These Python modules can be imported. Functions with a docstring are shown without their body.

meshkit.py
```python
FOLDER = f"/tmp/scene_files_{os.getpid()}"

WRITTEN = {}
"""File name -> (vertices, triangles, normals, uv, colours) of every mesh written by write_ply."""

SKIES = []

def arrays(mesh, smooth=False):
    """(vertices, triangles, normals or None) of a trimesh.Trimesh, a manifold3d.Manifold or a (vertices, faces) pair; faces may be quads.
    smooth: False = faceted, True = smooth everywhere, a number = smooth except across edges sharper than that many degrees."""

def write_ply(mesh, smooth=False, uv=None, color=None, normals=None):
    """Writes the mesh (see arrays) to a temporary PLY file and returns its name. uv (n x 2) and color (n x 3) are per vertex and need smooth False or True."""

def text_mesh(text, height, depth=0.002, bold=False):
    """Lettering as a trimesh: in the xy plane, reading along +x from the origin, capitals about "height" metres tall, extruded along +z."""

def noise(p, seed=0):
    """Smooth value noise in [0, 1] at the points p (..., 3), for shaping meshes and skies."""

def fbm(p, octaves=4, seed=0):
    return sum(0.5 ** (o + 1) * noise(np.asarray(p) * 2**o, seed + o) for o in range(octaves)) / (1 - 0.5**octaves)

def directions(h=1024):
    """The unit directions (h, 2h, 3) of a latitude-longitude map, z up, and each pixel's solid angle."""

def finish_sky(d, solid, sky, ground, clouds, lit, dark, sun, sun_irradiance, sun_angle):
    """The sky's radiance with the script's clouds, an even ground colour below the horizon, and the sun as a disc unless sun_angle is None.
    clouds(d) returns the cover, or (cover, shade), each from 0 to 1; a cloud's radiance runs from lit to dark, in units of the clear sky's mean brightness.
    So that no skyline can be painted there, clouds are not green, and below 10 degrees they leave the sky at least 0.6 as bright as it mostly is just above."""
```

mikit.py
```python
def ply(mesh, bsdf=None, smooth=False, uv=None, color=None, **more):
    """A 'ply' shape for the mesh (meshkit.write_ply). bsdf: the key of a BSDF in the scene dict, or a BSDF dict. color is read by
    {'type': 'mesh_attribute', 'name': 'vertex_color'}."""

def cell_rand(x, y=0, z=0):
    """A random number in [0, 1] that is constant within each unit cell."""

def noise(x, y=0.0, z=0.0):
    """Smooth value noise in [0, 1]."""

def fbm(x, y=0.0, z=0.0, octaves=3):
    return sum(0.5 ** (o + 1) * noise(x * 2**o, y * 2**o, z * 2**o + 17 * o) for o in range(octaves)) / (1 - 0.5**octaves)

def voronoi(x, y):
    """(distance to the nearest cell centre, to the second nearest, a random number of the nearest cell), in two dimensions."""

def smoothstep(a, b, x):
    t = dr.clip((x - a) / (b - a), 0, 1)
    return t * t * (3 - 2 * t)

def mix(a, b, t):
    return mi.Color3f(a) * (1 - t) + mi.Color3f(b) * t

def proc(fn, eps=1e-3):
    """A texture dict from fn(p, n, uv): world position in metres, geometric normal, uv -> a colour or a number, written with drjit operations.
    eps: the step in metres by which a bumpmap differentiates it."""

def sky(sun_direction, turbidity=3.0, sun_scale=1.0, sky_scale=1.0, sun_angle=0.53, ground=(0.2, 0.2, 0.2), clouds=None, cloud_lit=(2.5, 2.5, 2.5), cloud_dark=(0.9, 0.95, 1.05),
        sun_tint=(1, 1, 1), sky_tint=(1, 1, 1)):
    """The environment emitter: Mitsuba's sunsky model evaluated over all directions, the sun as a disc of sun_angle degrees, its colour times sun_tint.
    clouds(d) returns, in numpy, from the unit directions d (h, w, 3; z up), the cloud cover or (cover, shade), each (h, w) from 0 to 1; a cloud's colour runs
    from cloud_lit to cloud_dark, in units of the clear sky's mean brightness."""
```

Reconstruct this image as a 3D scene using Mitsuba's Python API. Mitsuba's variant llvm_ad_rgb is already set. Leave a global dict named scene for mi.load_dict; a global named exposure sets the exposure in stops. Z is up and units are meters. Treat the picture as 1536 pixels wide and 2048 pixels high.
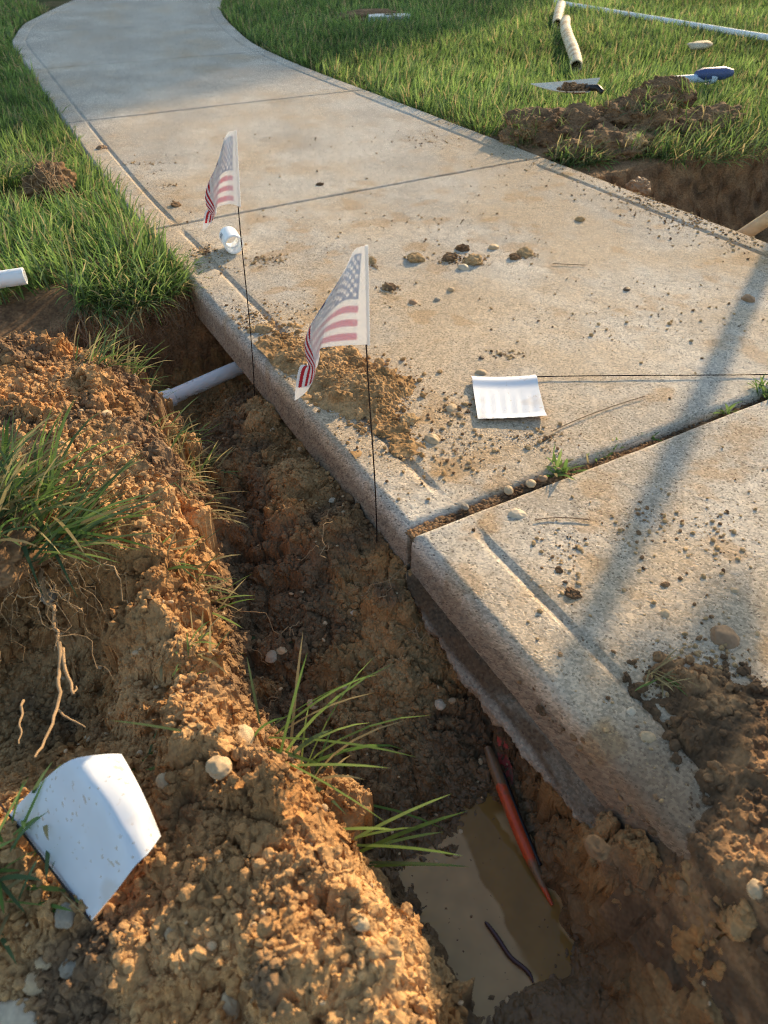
import math, numpy as np, trimesh, mitsuba as mi, drjit as dr, mikit
from mikit import proc, noise, fbm, voronoi, smoothstep, mix, ply
from meshkit import fbm as nfbm, noise as nnoise
from scipy.interpolate import RBFInterpolator, PchipInterpolator, RectBivariateSpline, CubicSpline
T = mi.ScalarTransform4f
RNG = np.random.default_rng(7)

# ---------------------------------------------------------------- camera, sky, exposure
CAM_H = 0.63
R_CAM = np.array([[0.875, 0.322, -0.361], [-0.484, 0.563, -0.670], [-0.013, 0.761, 0.648]])
FWD, UPV = -R_CAM[:, 2], R_CAM[:, 1]
EYE = np.array([0, 0, CAM_H])
scene = {
    'camera': {'type': 'thinlens', 'to_world': T().look_at(origin=EYE.tolist(), target=(EYE + FWD).tolist(), up=UPV.tolist()),
               'fov': 2 * math.degrees(math.atan(768 / 1469)), 'fov_axis': 'x', 'aperture_radius': 0.0016, 'focus_distance': 1.15,
               'near_clip': 0.02, 'far_clip': 500.0},
}
SUN_AZ = np.array([0.857, 0.516]); SUN_EL = math.radians(20.0)
SUN = np.array([SUN_AZ[0] * math.cos(SUN_EL), SUN_AZ[1] * math.cos(SUN_EL), math.sin(SUN_EL)])
scene['sky_light'] = mikit.sky(SUN.tolist(), turbidity=3.5, sun_scale=0.95, sky_scale=1.4, sun_tint=(1.0, 1.0, 1.03), sky_tint=(1.1, 1.0, 0.92))
exposure = 2.7
labels = {}

# ---------------------------------------------------------------- helpers
def new_key(name, parent=None):
    base = f'{parent}__{name}' if parent else name
    key, i = base, 0
    used = set(scene) | set(labels) | {k.rsplit('__', n)[0] for k in scene for n in (1, 2) if '__' in k}
    while key in used:
        i += 1; key = f'{base}_{i:03d}'
    return key
def tag(key, label=None, cat=None, group=None, kind=None):
    d = labels.setdefault(key, {})
    for k, v in (('label', label), ('category', cat), ('group', group), ('kind', kind)):
        if v: d[k] = v
    return key
def thing(name, label, cat, group=None, kind=None):
    return tag(new_key(name), label, cat, group, kind)
def obj(name, mesh, bsdf, parent=None, smooth=False, uv=None, color=None, label=None, cat=None, group=None, kind=None):
    key = new_key(name, parent)
    scene[key] = ply(mesh, bsdf, smooth=smooth, uv=uv, color=color)
    if label or cat or kind or group: tag(key, label, cat, group, kind)
    return key
def ground_at(px, py, z=0.0):
    """world point at height z on the sight line of a measured photo position: used only to survey where things lie"""
    d = R_CAM @ np.array([px - 768, -(py - 1024), -1469.0])
    return EYE + (z - CAM_H) / d[2] * d
def grid_faces(n, m, keep=None):
    i, j = np.meshgrid(np.arange(n - 1), np.arange(m - 1), indexing='ij')
    a = (i * m + j).ravel(); q = np.stack([a, a + m, a + m + 1, a + 1], -1)
    if keep is not None: q = q[keep.ravel()]
    return np.vstack([q[:, [0, 1, 2]], q[:, [0, 2, 3]]])
def compact(v, f):
    u, inv = np.unique(f, return_inverse=True)
    return v[u], inv.reshape(f.shape), u
def tube(pts, rad, sides=8, caps=True):
    p = np.asarray(pts, float); n = len(p); rad = np.broadcast_to(rad, (n,))
    t = np.gradient(p, axis=0); t /= np.linalg.norm(t, axis=1, keepdims=True) + 1e-12
    a = np.cross(t, np.where(np.abs(t[:, 2:]) < 0.9, [0, 0, 1.0], [1.0, 0, 0])); a /= np.linalg.norm(a, axis=1, keepdims=True) + 1e-12
    b, ang = np.cross(t, a), np.arange(sides) * 2 * np.pi / sides
    v = (p[:, None] + rad[:, None, None] * (np.cos(ang)[None, :, None] * a[:, None] + np.sin(ang)[None, :, None] * b[:, None])).reshape(-1, 3)
    i, j = np.meshgrid(np.arange(n - 1), np.arange(sides), indexing='ij')
    q = np.stack([i * sides + j, i * sides + (j + 1) % sides, (i + 1) * sides + (j + 1) % sides, (i + 1) * sides + j], -1).reshape(-1, 4)
    f = np.vstack([q[:, [0, 1, 2]], q[:, [0, 2, 3]]])
    if caps:
        v = np.vstack([v, p[:1], p[-1:]]); k = np.arange(sides); c0, c1 = n * sides, n * sides + 1
        f = np.vstack([f, np.stack([k * 0 + c0, (k + 1) % sides, k], 1), np.stack([k * 0 + c1, (n - 1) * sides + k, (n - 1) * sides + (k + 1) % sides], 1)])
    return v, f
def pipe_mesh(p0, p1, ro, ri, sides=28):
    """a hollow straight pipe with open ends"""
    p0, p1 = np.asarray(p0, float), np.asarray(p1, float); ax = (p1 - p0) / np.linalg.norm(p1 - p0); c = (ro - ri) * .3
    prof = [(0, ri), (0, ro - c), (c, ro), (None, ro), (None, ro - c), (None, ri), (0, ri)]
    L = np.linalg.norm(p1 - p0); st = [(0, ri), (0, ro - c), (c, ro), (L - c, ro), (L, ro - c), (L, ri), (0, ri)]
    return rings_mesh([p0 + ax * s for s, _ in st], [r for _, r in st], ax, sides)
def rings_mesh(centres, radii, ax, sides=28):
    a = np.cross(ax, [0, 0, 1.0] if abs(ax[2]) < .9 else [1.0, 0, 0]); a /= np.linalg.norm(a); b = np.cross(ax, a)
    ang = np.arange(sides) * 2 * np.pi / sides
    ring = np.cos(ang)[:, None] * a + np.sin(ang)[:, None] * b
    v = np.vstack([np.asarray(c) + r * ring for c, r in zip(centres, radii)]); n = len(radii)
    i, j = np.meshgrid(np.arange(n - 1), np.arange(sides), indexing='ij')
    q = np.stack([i * sides + j, (i + 1) * sides + j, (i + 1) * sides + (j + 1) % sides, i * sides + (j + 1) % sides], -1).reshape(-1, 4)
    return v, np.vstack([q[:, [0, 1, 2]], q[:, [0, 2, 3]]])
def join(parts):
    vs, fs, n = [], [], 0
    for v, f in parts:
        vs.append(v); fs.append(np.asarray(f) + n); n += len(v)
    return np.vstack(vs), np.vstack(fs)
ICO = {k: (lambda m: (np.array(m.vertices), np.array(m.faces)))(trimesh.creation.icosphere(k)) for k in (0, 1, 2, 3, 4, 5)}
def stone(sub, size, seed, rough=.25, freq=1.6):
    v, f = ICO[sub]
    n = nfbm(v * freq + seed * 7.13, 3, seed) - .5
    return v * (1 + rough * 2 * n[:, None]) * np.asarray(size), f
def rot(yaw, pitch=0.0, roll=0.0):
    return trimesh.transformations.euler_matrix(roll, pitch, yaw)[:3, :3]
def scatter(points, radii, seed, sub=0, squash=.75, rough=.3):
    """many crumbs as one mesh: 12 shapes, each point takes one at a random turn"""
    r = np.random.default_rng(seed); protos = [stone(sub, (1, .55 + .13 * (k % 4), squash * (.65 + .12 * (k % 3))), seed * 50 + k, rough, 1.9) for k in range(12)]
    which = r.integers(0, 12, len(points)); vs, fs, n = [], [], 0
    for k in range(12):
        sel = np.where(which == k)[0]
        if not len(sel): continue
        v, f = protos[k]; a = r.uniform(0, 2 * np.pi, len(sel)); tl = r.uniform(-.6, .6, (len(sel), 2))
        ca, sa = np.cos(a), np.sin(a)
        M = np.zeros((len(sel), 3, 3)); M[:, 0, 0] = ca; M[:, 0, 1] = -sa; M[:, 1, 0] = sa; M[:, 1, 1] = ca; M[:, 2, 2] = 1
        X = np.zeros_like(M); X[:, 0, 0] = 1; X[:, 1, 1] = X[:, 2, 2] = np.cos(tl[:, 0]); X[:, 1, 2] = -np.sin(tl[:, 0]); X[:, 2, 1] = np.sin(tl[:, 0])
        w = np.einsum('kij,kjl,nl->kni', X, M, v) * radii[sel, None, None] + points[sel, None]
        vs.append(w.reshape(-1, 3)); fs.append((f[None] + (np.arange(len(sel)) * len(v))[:, None, None]).reshape(-1, 3) + n); n += len(sel) * len(v)
    return np.vstack(vs), np.vstack(fs)
def blades(base, length, width, yaw, lean, curl, col, rng, seg=3):
    """grass blades: tapered, bent strips. yaw: way of leaning; lean: angle from upright at the foot; curl: added bend to the tip. Returns vertices, faces, colours."""
    N = len(base); k = np.linspace(0, 1, seg + 1)
    ang = lean[:, None] + curl[:, None] * k[None] ** 1.3
    d = np.stack([np.sin(ang) * np.cos(yaw)[:, None], np.sin(ang) * np.sin(yaw)[:, None], np.cos(ang)], -1)
    step = length[:, None, None] / seg
    p = base[:, None] + np.concatenate([np.zeros((N, 1, 3)), np.cumsum((d[:, :-1] + d[:, 1:]) / 2 * step, 1)], 1)
    tw = yaw + np.pi / 2 + rng.normal(0, .6, N)
    side = np.stack([np.cos(tw), np.sin(tw), rng.normal(0, .15, N)], -1)
    wk = np.where(k < 1, .75 + .6 * k - 1.15 * k ** 3, 0)
    v = np.concatenate([p[:, :-1] - side[:, None] * (width[:, None] * wk[None, :-1] / 2)[..., None],
                        p[:, :-1] + side[:, None] * (width[:, None] * wk[None, :-1] / 2)[..., None], p[:, -1:]], 1)
    n = 2 * seg + 1; f = []
    for s in range(seg - 1):
        f += [[s, seg + s, seg + s + 1], [s, seg + s + 1, s + 1]]
    f += [[seg - 1, 2 * seg - 1, 2 * seg]]
    f = (np.array(f)[None] + (np.arange(N) * n)[:, None, None]).reshape(-1, 3)
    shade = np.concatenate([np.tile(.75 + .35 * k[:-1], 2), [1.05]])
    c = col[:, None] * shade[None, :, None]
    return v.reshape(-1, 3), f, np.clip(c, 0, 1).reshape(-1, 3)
def grass_colours(n, rng, dry=.1, blue=.15):
    t = rng.random((n, 1))
    c = (1 - t) * np.array([.115, .215, .056]) + t * np.array([.285, .41, .13])
    k = rng.random(n)
    c[k < blue] = np.array([.12, .185, .09]) * rng.uniform(.8, 1.3, ((k < blue).sum(), 1))
    c[k > 1 - dry] = np.array([.42, .36, .19]) * rng.uniform(.7, 1.2, ((k > 1 - dry).sum(), 1))
    return c

# ---------------------------------------------------------------- materials
def soil_colour(p, n, uv):
    a = fbm(p.x * 9, p.y * 9, p.z * 9, 4); b = fbm(p.x * 60 + 5, p.y * 60, p.z * 60, 3); c = noise(p.x * 420, p.y * 420, p.z * 420)
    col = mix((.29, .155, .062), (.46, .28, .128), smoothstep(.3, .7, a))
    col = mix(col, mi.Color3f(.46, .21, .065), .45 * smoothstep(.58, .74, fbm(p.x * 14 + 9, p.y * 14, p.z * 14 + 3, 2)))
    col = col * (.5 + .55 * b + .5 * c)
    col = mix(col, mi.Color3f(.17, .105, .06) * (.5 + .6 * b + .5 * c), .9 * smoothstep(.485, .64, fbm(p.x * 8 + 3, p.y * 8 + 1, p.z * 8, 3)))
    deep = smoothstep(-.02, -.13, p.z + .03 * (a - .5))                       # moist subsoil and trench shade, painted into the colour lower down
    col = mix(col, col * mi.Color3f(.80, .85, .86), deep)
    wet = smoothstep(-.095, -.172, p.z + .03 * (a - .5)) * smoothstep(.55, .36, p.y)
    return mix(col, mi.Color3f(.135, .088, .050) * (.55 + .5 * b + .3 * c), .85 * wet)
def soil_bump(p, n, uv):
    return .0022 * fbm(p.x * 260, p.y * 260, p.z * 260, 3) + .002 * noise(p.x * 110, p.y * 110, p.z * 110)
def soil_rough(p, n, uv):
    wet = smoothstep(-.12, -.18, p.z) * smoothstep(.5, .36, p.y)
    return .95 - .55 * wet
def clod_colour(p, n, uv):
    a = fbm(p.x * 30, p.y * 30, p.z * 30, 3); c = noise(p.x * 400, p.y * 400, p.z * 400)
    return mix((.37, .235, .11), (.50, .35, .19), a) * (.6 + .7 * c)
def dark_soil_colour(p, n, uv):
    a = fbm(p.x * 25, p.y * 25, p.z * 25, 4); c = noise(p.x * 300, p.y * 300, p.z * 300)
    return mix((.12, .072, .040), (.31, .185, .095), smoothstep(.2, .85, a)) * (.55 + .8 * c)
def lawn_soil_colour(p, n, uv):
    a = fbm(p.x * 7, p.y * 7, 0, 3); c = noise(p.x * 120, p.y * 120, 1)
    return mix((.05, .06, .02), (.12, .09, .045), smoothstep(.35, .75, a)) * (.6 + .7 * c)
def concrete_colour(p, n, uv):
    qx, qy = p.x + p.z * .61, p.y + p.z * .79
    d1, d2, g = voronoi(qx * 420, qy * 420); e1, e2, g2 = voronoi(qx * 190 + 7, qy * 190); m = fbm(p.x * 5, p.y * 5, p.z * 5, 3)
    col = mix((.43, .385, .32), (.54, .49, .41), smoothstep(.25, .75, m)) * (.66 + .60 * g) * (.9 + .2 * g2)
    col = col * (.80 + .40 * fbm(qx * 70, qy * 70, 3, 4)) * (.9 + .2 * fbm(qx * 18, qy * 18, 8, 3))
    pit = smoothstep(.93, .96, g2) * smoothstep(.42, .25, e1)
    col = mix(col, col * .5, pit * .7)
    fleck = smoothstep(.9, .93, g); col = mix(col, mi.Color3f(.62, .57, .49), fleck * .6)
    dk = smoothstep(.06, .03, g); col = mix(col, col * .55, dk)
    # brushed-out soil: along the trench edge, round the pile and over the near slab
    d = dr.abs(p.x - .45) / .16 + dr.abs(p.y - .95) / .75
    near = smoothstep(.70, .12, p.y) * .95
    zone = dr.maximum(smoothstep(1.3, .2, d), near)
    zone = dr.maximum(zone, .8 * smoothstep(.25, .05, 1.58 - p.x) * smoothstep(2.2, 1.7, p.y))
    zone = dr.maximum(zone, .2 + .32 * smoothstep(2.6, 1.6, p.y))
    st = smoothstep(.40, .72, fbm(p.x * 5 + 2, p.y * 5, 0, 4) * .55 + fbm(p.x * 28, p.y * 28, 3, 3) * .2 + zone * .38)
    st2 = smoothstep(.60, .75, fbm(p.x * 16 + 8, p.y * 16, 5, 4)) * zone
    col = mix(col, mi.Color3f(.46, .33, .19) * (.5 + .6 * g + .4 * g2), .56 * st)
    col = mix(col, mi.Color3f(.42, .25, .10) * (.6 + .55 * g), .75 * st2)
    mud = smoothstep(.31, .18, p.y + .12 * (m - .5)) * smoothstep(.50, .36, p.x); col = mix(col, mi.Color3f(.24, .16, .10) * (.6 + .5 * g), .9 * mud)
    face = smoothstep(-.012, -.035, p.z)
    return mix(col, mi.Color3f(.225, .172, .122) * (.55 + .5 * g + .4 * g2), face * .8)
def concrete_bump(p, n, uv):
    qx, qy = p.x + p.z * .61, p.y + p.z * .79
    d1, d2, g = voronoi(qx * 420, qy * 420); e1, e2, g2 = voronoi(qx * 190 + 7, qy * 190)
    return .0006 * g * smoothstep(.6, .2, d1) - .0006 * smoothstep(.93, .96, g2) * smoothstep(.42, .2, e1) + .0012 * fbm(qx * 110, qy * 110, 2, 3)
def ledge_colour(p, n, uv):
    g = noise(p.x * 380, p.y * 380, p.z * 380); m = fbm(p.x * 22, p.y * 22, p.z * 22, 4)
    rim = smoothstep(.345, .337, p.x + .006 * (m - .5))  # light caught on the rim, painted as a paler edge
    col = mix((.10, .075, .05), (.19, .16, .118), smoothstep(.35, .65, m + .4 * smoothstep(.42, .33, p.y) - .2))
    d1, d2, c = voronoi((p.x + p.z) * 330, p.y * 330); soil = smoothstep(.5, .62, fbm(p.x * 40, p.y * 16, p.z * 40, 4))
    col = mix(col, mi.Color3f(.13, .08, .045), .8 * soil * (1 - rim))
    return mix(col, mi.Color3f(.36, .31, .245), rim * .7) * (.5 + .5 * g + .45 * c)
def add(name, d): scene[name] = d
def two(d): return {'type': 'twosided', 'bsdf': d}
def bump(tex, d): return two({'type': 'bumpmap', 'arbitrary': tex, 'scale': 1.0, 'bsdf': d})
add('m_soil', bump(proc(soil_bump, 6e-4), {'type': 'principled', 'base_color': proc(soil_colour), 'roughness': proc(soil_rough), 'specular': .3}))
def spill_colour(p, n, uv):
    a = fbm(p.x * 18, p.y * 18, p.z * 40, 4); c = noise(p.x * 380, p.y * 380, p.z * 380); b = fbm(p.x * 70, p.y * 70, p.z * 70, 3)
    return mix((.12, .073, .040), (.31, .18, .088), smoothstep(.38, .70, a)) * (.5 + .55 * b + .5 * c)
add('m_spill', bump(proc(soil_bump, 6e-4), {'type': 'principled', 'base_color': proc(spill_colour), 'roughness': .95, 'specular': .2}))
def heap_colour(p, n, uv):
    a = fbm(p.x * 30, p.y * 30, p.z * 30, 3); c = noise(p.x * 420, p.y * 420, p.z * 420); b = fbm(p.x * 90, p.y * 90, p.z * 90, 2)
    return mix((.26, .15, .062), (.44, .275, .13), smoothstep(.3, .7, a)) * (.42 + .6 * c + .55 * b)
add('m_heap', two({'type': 'principled', 'base_color': proc(heap_colour), 'roughness': .95, 'specular': .2}))
add('m_clod', two({'type': 'principled', 'base_color': proc(clod_colour), 'roughness': .95, 'specular': .2}))
add('m_dark_soil', two({'type': 'principled', 'base_color': proc(dark_soil_colour), 'roughness': .95, 'specular': .2}))
add('m_lawn_soil', two({'type': 'principled', 'base_color': proc(lawn_soil_colour), 'roughness': 1.0, 'specular': .1}))
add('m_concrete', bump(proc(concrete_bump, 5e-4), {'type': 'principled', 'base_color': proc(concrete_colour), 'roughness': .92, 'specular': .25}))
add('m_ledge', bump(proc(concrete_bump, 5e-4), {'type': 'principled', 'base_color': proc(ledge_colour), 'roughness': .95, 'specular': .2}))
VC = {'type': 'mesh_attribute', 'name': 'vertex_color'}
add('m_grass', {'type': 'principledthin', 'base_color': VC, 'roughness': .34, 'diff_trans': .95, 'spec_trans': 0.0, 'eta': 1.35})
add('m_leaf', {'type': 'principledthin', 'base_color': {'type': 'rgb', 'value': (.08, .12, .03)}, 'roughness': .5, 'diff_trans': .6})
def rgb(*c): return {'type': 'rgb', 'value': list(c)}
def pebble_fn(c, s):
    def fn(p, n, uv):
        g = fbm(p.x * 90 + s, p.y * 90, p.z * 90, 3); h = noise(p.x * 500, p.y * 500, p.z * 500 + s)
        return mi.Color3f(*c) * (.65 + .5 * g + .22 * h)
    return fn
for nm, c, s in (('pale', (.52, .43, .31), 1), ('tan', (.47, .34, .20), 2), ('brown', (.30, .18, .10), 3), ('grey', (.29, .24, .18), 4), ('dark', (.13, .09, .06), 5)):
    add('m_pebble_' + nm, two({'type': 'principled', 'base_color': proc(pebble_fn(c, s)), 'roughness': .7, 'specular': .35}))
add('m_pvc', two({'type': 'principled', 'base_color': rgb(.82, .83, .83), 'roughness': .32, 'specular': .5}))
def dirty_pvc(p, n, uv):
    m = fbm(p.x * 40 + 3, p.y * 40, p.z * 40, 4); g = noise(p.x * 160, p.y * 160, p.z * 160)
    return mix((.80, .81, .82), (.26, .17, .09), smoothstep(.52, .62, m * .75 + g * .25) * .8)
add('m_dirty_pvc', two({'type': 'principled', 'base_color': proc(dirty_pvc), 'roughness': .4, 'specular': .5}))
def tan_tube(p, n, uv):
    m = fbm(p.x * 25 + 3, p.y * 25, p.z * 25, 4); r = noise(p.x * 30 + p.y * 34, 0, 0)
    return mix((.62, .53, .38), (.40, .29, .17), smoothstep(.45, .68, m * .6 + r * .4))
add('m_tan_tube', two({'type': 'principled', 'base_color': proc(tan_tube), 'roughness': .7, 'specular': .3}))
add('m_wire', two({'type': 'principled', 'base_color': rgb(.035, .025, .022), 'roughness': .5, 'metallic': .5}))
def film_fn(p, n, uv):
    m = fbm(p.x * 45, p.y * 45, p.z * 45, 3); sp = smoothstep(.78, .84, noise(p.x * 300, p.y * 300, p.z * 300)); sm = smoothstep(.58, .74, fbm(p.x * 26 + 4, p.y * 26, p.z * 26, 4))
    return mix(mi.Color3f(.66, .70, .76) * (.92 + .12 * m), (.42, .30, .17), dr.maximum(.55 * sp * smoothstep(.45, .6, m), .28 * sm))
add('m_white_film', two({'type': 'principled', 'base_color': proc(film_fn), 'roughness': .32, 'specular': .6}))
add('m_white_sheet', {'type': 'principledthin', 'base_color': rgb(.86, .86, .87), 'roughness': .35, 'diff_trans': .74, 'eta': 1.4})
add('m_root', two({'type': 'principled', 'base_color': rgb(.36, .24, .13), 'roughness': .9}))
add('m_dark_root', two({'type': 'principled', 'base_color': rgb(.24, .16, .10), 'roughness': .9}))
def star(x, y, R):
    r = dr.sqrt(x * x + y * y); s = 2 * math.pi / 5
    a = dr.atan2(x, y); a = dr.abs(a - s * dr.floor(a / s + .5)); px, py = r * dr.cos(a), r * dr.sin(a)
    ri = .42 * R; bx, by = ri * math.cos(s / 2) - R, ri * math.sin(s / 2)
    return (bx * py - by * (px - R)) > 0
def flag_print(p, n, uv):
    u, v = uv.x, uv.y
    x, y = (u - .10) / .86, (v - .05) / .88
    inside = (x > 0) & (x < 1) & (y > 0) & (y < 1)
    band = dr.floor(dr.clip(y, 0, .9999) * 13); red = (band - 2 * dr.floor(band / 2)) < .5
    X, Y = x / .62, (y - 6 / 13) / (7 / 13)
    canton = (X < 1) & (Y > 0)
    def lattice(cx, cy):
        fx = X * 6 - cx; fy = Y * 5 - cy
        return star((fx - dr.floor(fx) - .5) / 6 * .62 * .86 * 127, (fy - dr.floor(fy) - .5) / 5 * 7 / 13 * .88 * 112, 4.2)
    st = lattice(0, 0) | (lattice(.5, .5) & (X > .09) & (X < .91) & (Y > .1) & (Y < .9))
    white, rd, bl = mi.Color3f(.85, .85, .86), mi.Color3f(.55, .045, .06), mi.Color3f(.05, .055, .17)
    c = dr.select(red, rd, white); c = dr.select(canton, dr.select(st, white, bl), c)
    return dr.select(inside, c, white)
add('m_flag_print', {'type': 'principledthin', 'base_color': proc(flag_print), 'roughness': .35, 'diff_trans': .9, 'eta': 1.4})
def barcode(p, n, uv):
    on = (noise(uv.x * 26, 0, 0) > .5) & (uv.y > .45) & (uv.y < .9)
    txt = (noise(uv.x * 40, dr.floor(uv.y * 8) * 3.1, 2) > .5) & (uv.y < .38) & (uv.y > .08)
    return dr.select(on | txt, mi.Color3f(.06, .07, .09), mi.Color3f(.42, .45, .49))
add('m_barcode', two({'type': 'principled', 'base_color': proc(barcode), 'roughness': .5}))
def orange_fn(p, n, uv):
    m = fbm(p.x * 60, p.y * 60, p.z * 60, 3)
    mud = smoothstep(.46, .58, fbm(p.x * 35 + 4, p.y * 35, p.z * 35, 3) + .5 * smoothstep(.325, .345, p.y) - .02)
    return mix(mix((.50, .06, .02), (.60, .11, .04), m), (.22, .13, .07), mud)
add('m_orange', two({'type': 'principled', 'base_color': proc(orange_fn), 'roughness': .35, 'specular': .5}))
add('m_black', two({'type': 'principled', 'base_color': rgb(.012, .011, .012), 'roughness': .45}))
add('m_worm', two({'type': 'principled', 'base_color': rgb(.055, .028, .03), 'roughness': .25, 'specular': .6}))
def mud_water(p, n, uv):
    # reflections painted in: pale sky on the left, brown slab band along the conduit
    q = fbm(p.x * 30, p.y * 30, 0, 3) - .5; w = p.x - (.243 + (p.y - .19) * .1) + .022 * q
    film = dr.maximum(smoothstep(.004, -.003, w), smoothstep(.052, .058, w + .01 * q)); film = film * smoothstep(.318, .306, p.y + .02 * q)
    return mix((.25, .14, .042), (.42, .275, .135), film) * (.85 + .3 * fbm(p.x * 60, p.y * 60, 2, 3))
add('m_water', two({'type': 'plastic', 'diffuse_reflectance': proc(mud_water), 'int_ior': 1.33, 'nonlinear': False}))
def paint_fn(p, n, uv): return mix((.40, .065, .055), (.13, .08, .05), smoothstep(.38, .56, fbm(p.x * 90, p.y * 90, p.z * 90, 3)))
add('m_red_paint', two({'type': 'principled', 'base_color': proc(paint_fn), 'roughness': .8}))
def steel_fn(p, n, uv): return mix((.66, .58, .46), (.78, .70, .58), fbm(p.x * 30, p.y * 6, p.z * 30, 3))
add('m_steel', two({'type': 'principled', 'base_color': proc(steel_fn), 'roughness': .55, 'specular': .5}))
def wood_fn(p, n, uv):
    return mix((.42, .27, .13), (.60, .44, .26), fbm(p.x * 20 + p.z * 60, p.y * 90, p.z * 90, 3))
add('m_wood', two({'type': 'principled', 'base_color': proc(wood_fn), 'roughness': .6}))
add('m_bark', two({'type': 'principled', 'base_color': rgb(.13, .10, .075), 'roughness': .95}))
add('m_blue', two({'type': 'principled', 'base_color': rgb(.05, .085, .22), 'roughness': .45}))
add('m_light_blue', two({'type': 'principled', 'base_color': rgb(.45, .58, .72), 'roughness': .35}))
add('m_grey_lid', two({'type': 'principled', 'base_color': rgb(.50, .55, .55), 'roughness': .5}))

# ---------------------------------------------------------------- sidewalk
XL, XR = .362, 1.578
left_edge = PchipInterpolator([-9, -1, 1, 2.0, 2.6, 3.1, 4.25, 5.17, 5.45, 5.92, 6.27, 7.1, 8.6, 11], [XL, XL, XL, XL, .378, .40, .455, .498, .553, .668, .814, 1.2, 2.2, 4.3])
right_edge = PchipInterpolator([-9, -1, 1, 2.2, 2.54, 2.88, 3.5, 4.22, 4.99, 5.84, 6.4, 7.6, 10], [XR, XR, XR, XR, XR, 1.577, 1.572, 1.605, 1.736, 1.945, 2.154, 3.0, 5.4])
sidewalk = thing('sidewalk', 'pale sandy concrete footpath of jointed slabs curving away to the right', None, kind='structure')
del labels[sidewalk]['label']
def dist_steps(L, r, step, extra=()):
    e = [0, r * .08, r * .25, r * .5, r * .75, r]
    mid = np.linspace(r, L - r, max(3, int((L - 2 * r) / step)))[1:-1]
    return np.unique(np.round(np.concatenate([e, mid, [L - x for x in e], extra]), 6))
GROOVE = [.064, .0665, .069, .073, .077, .0795, .082]
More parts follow.
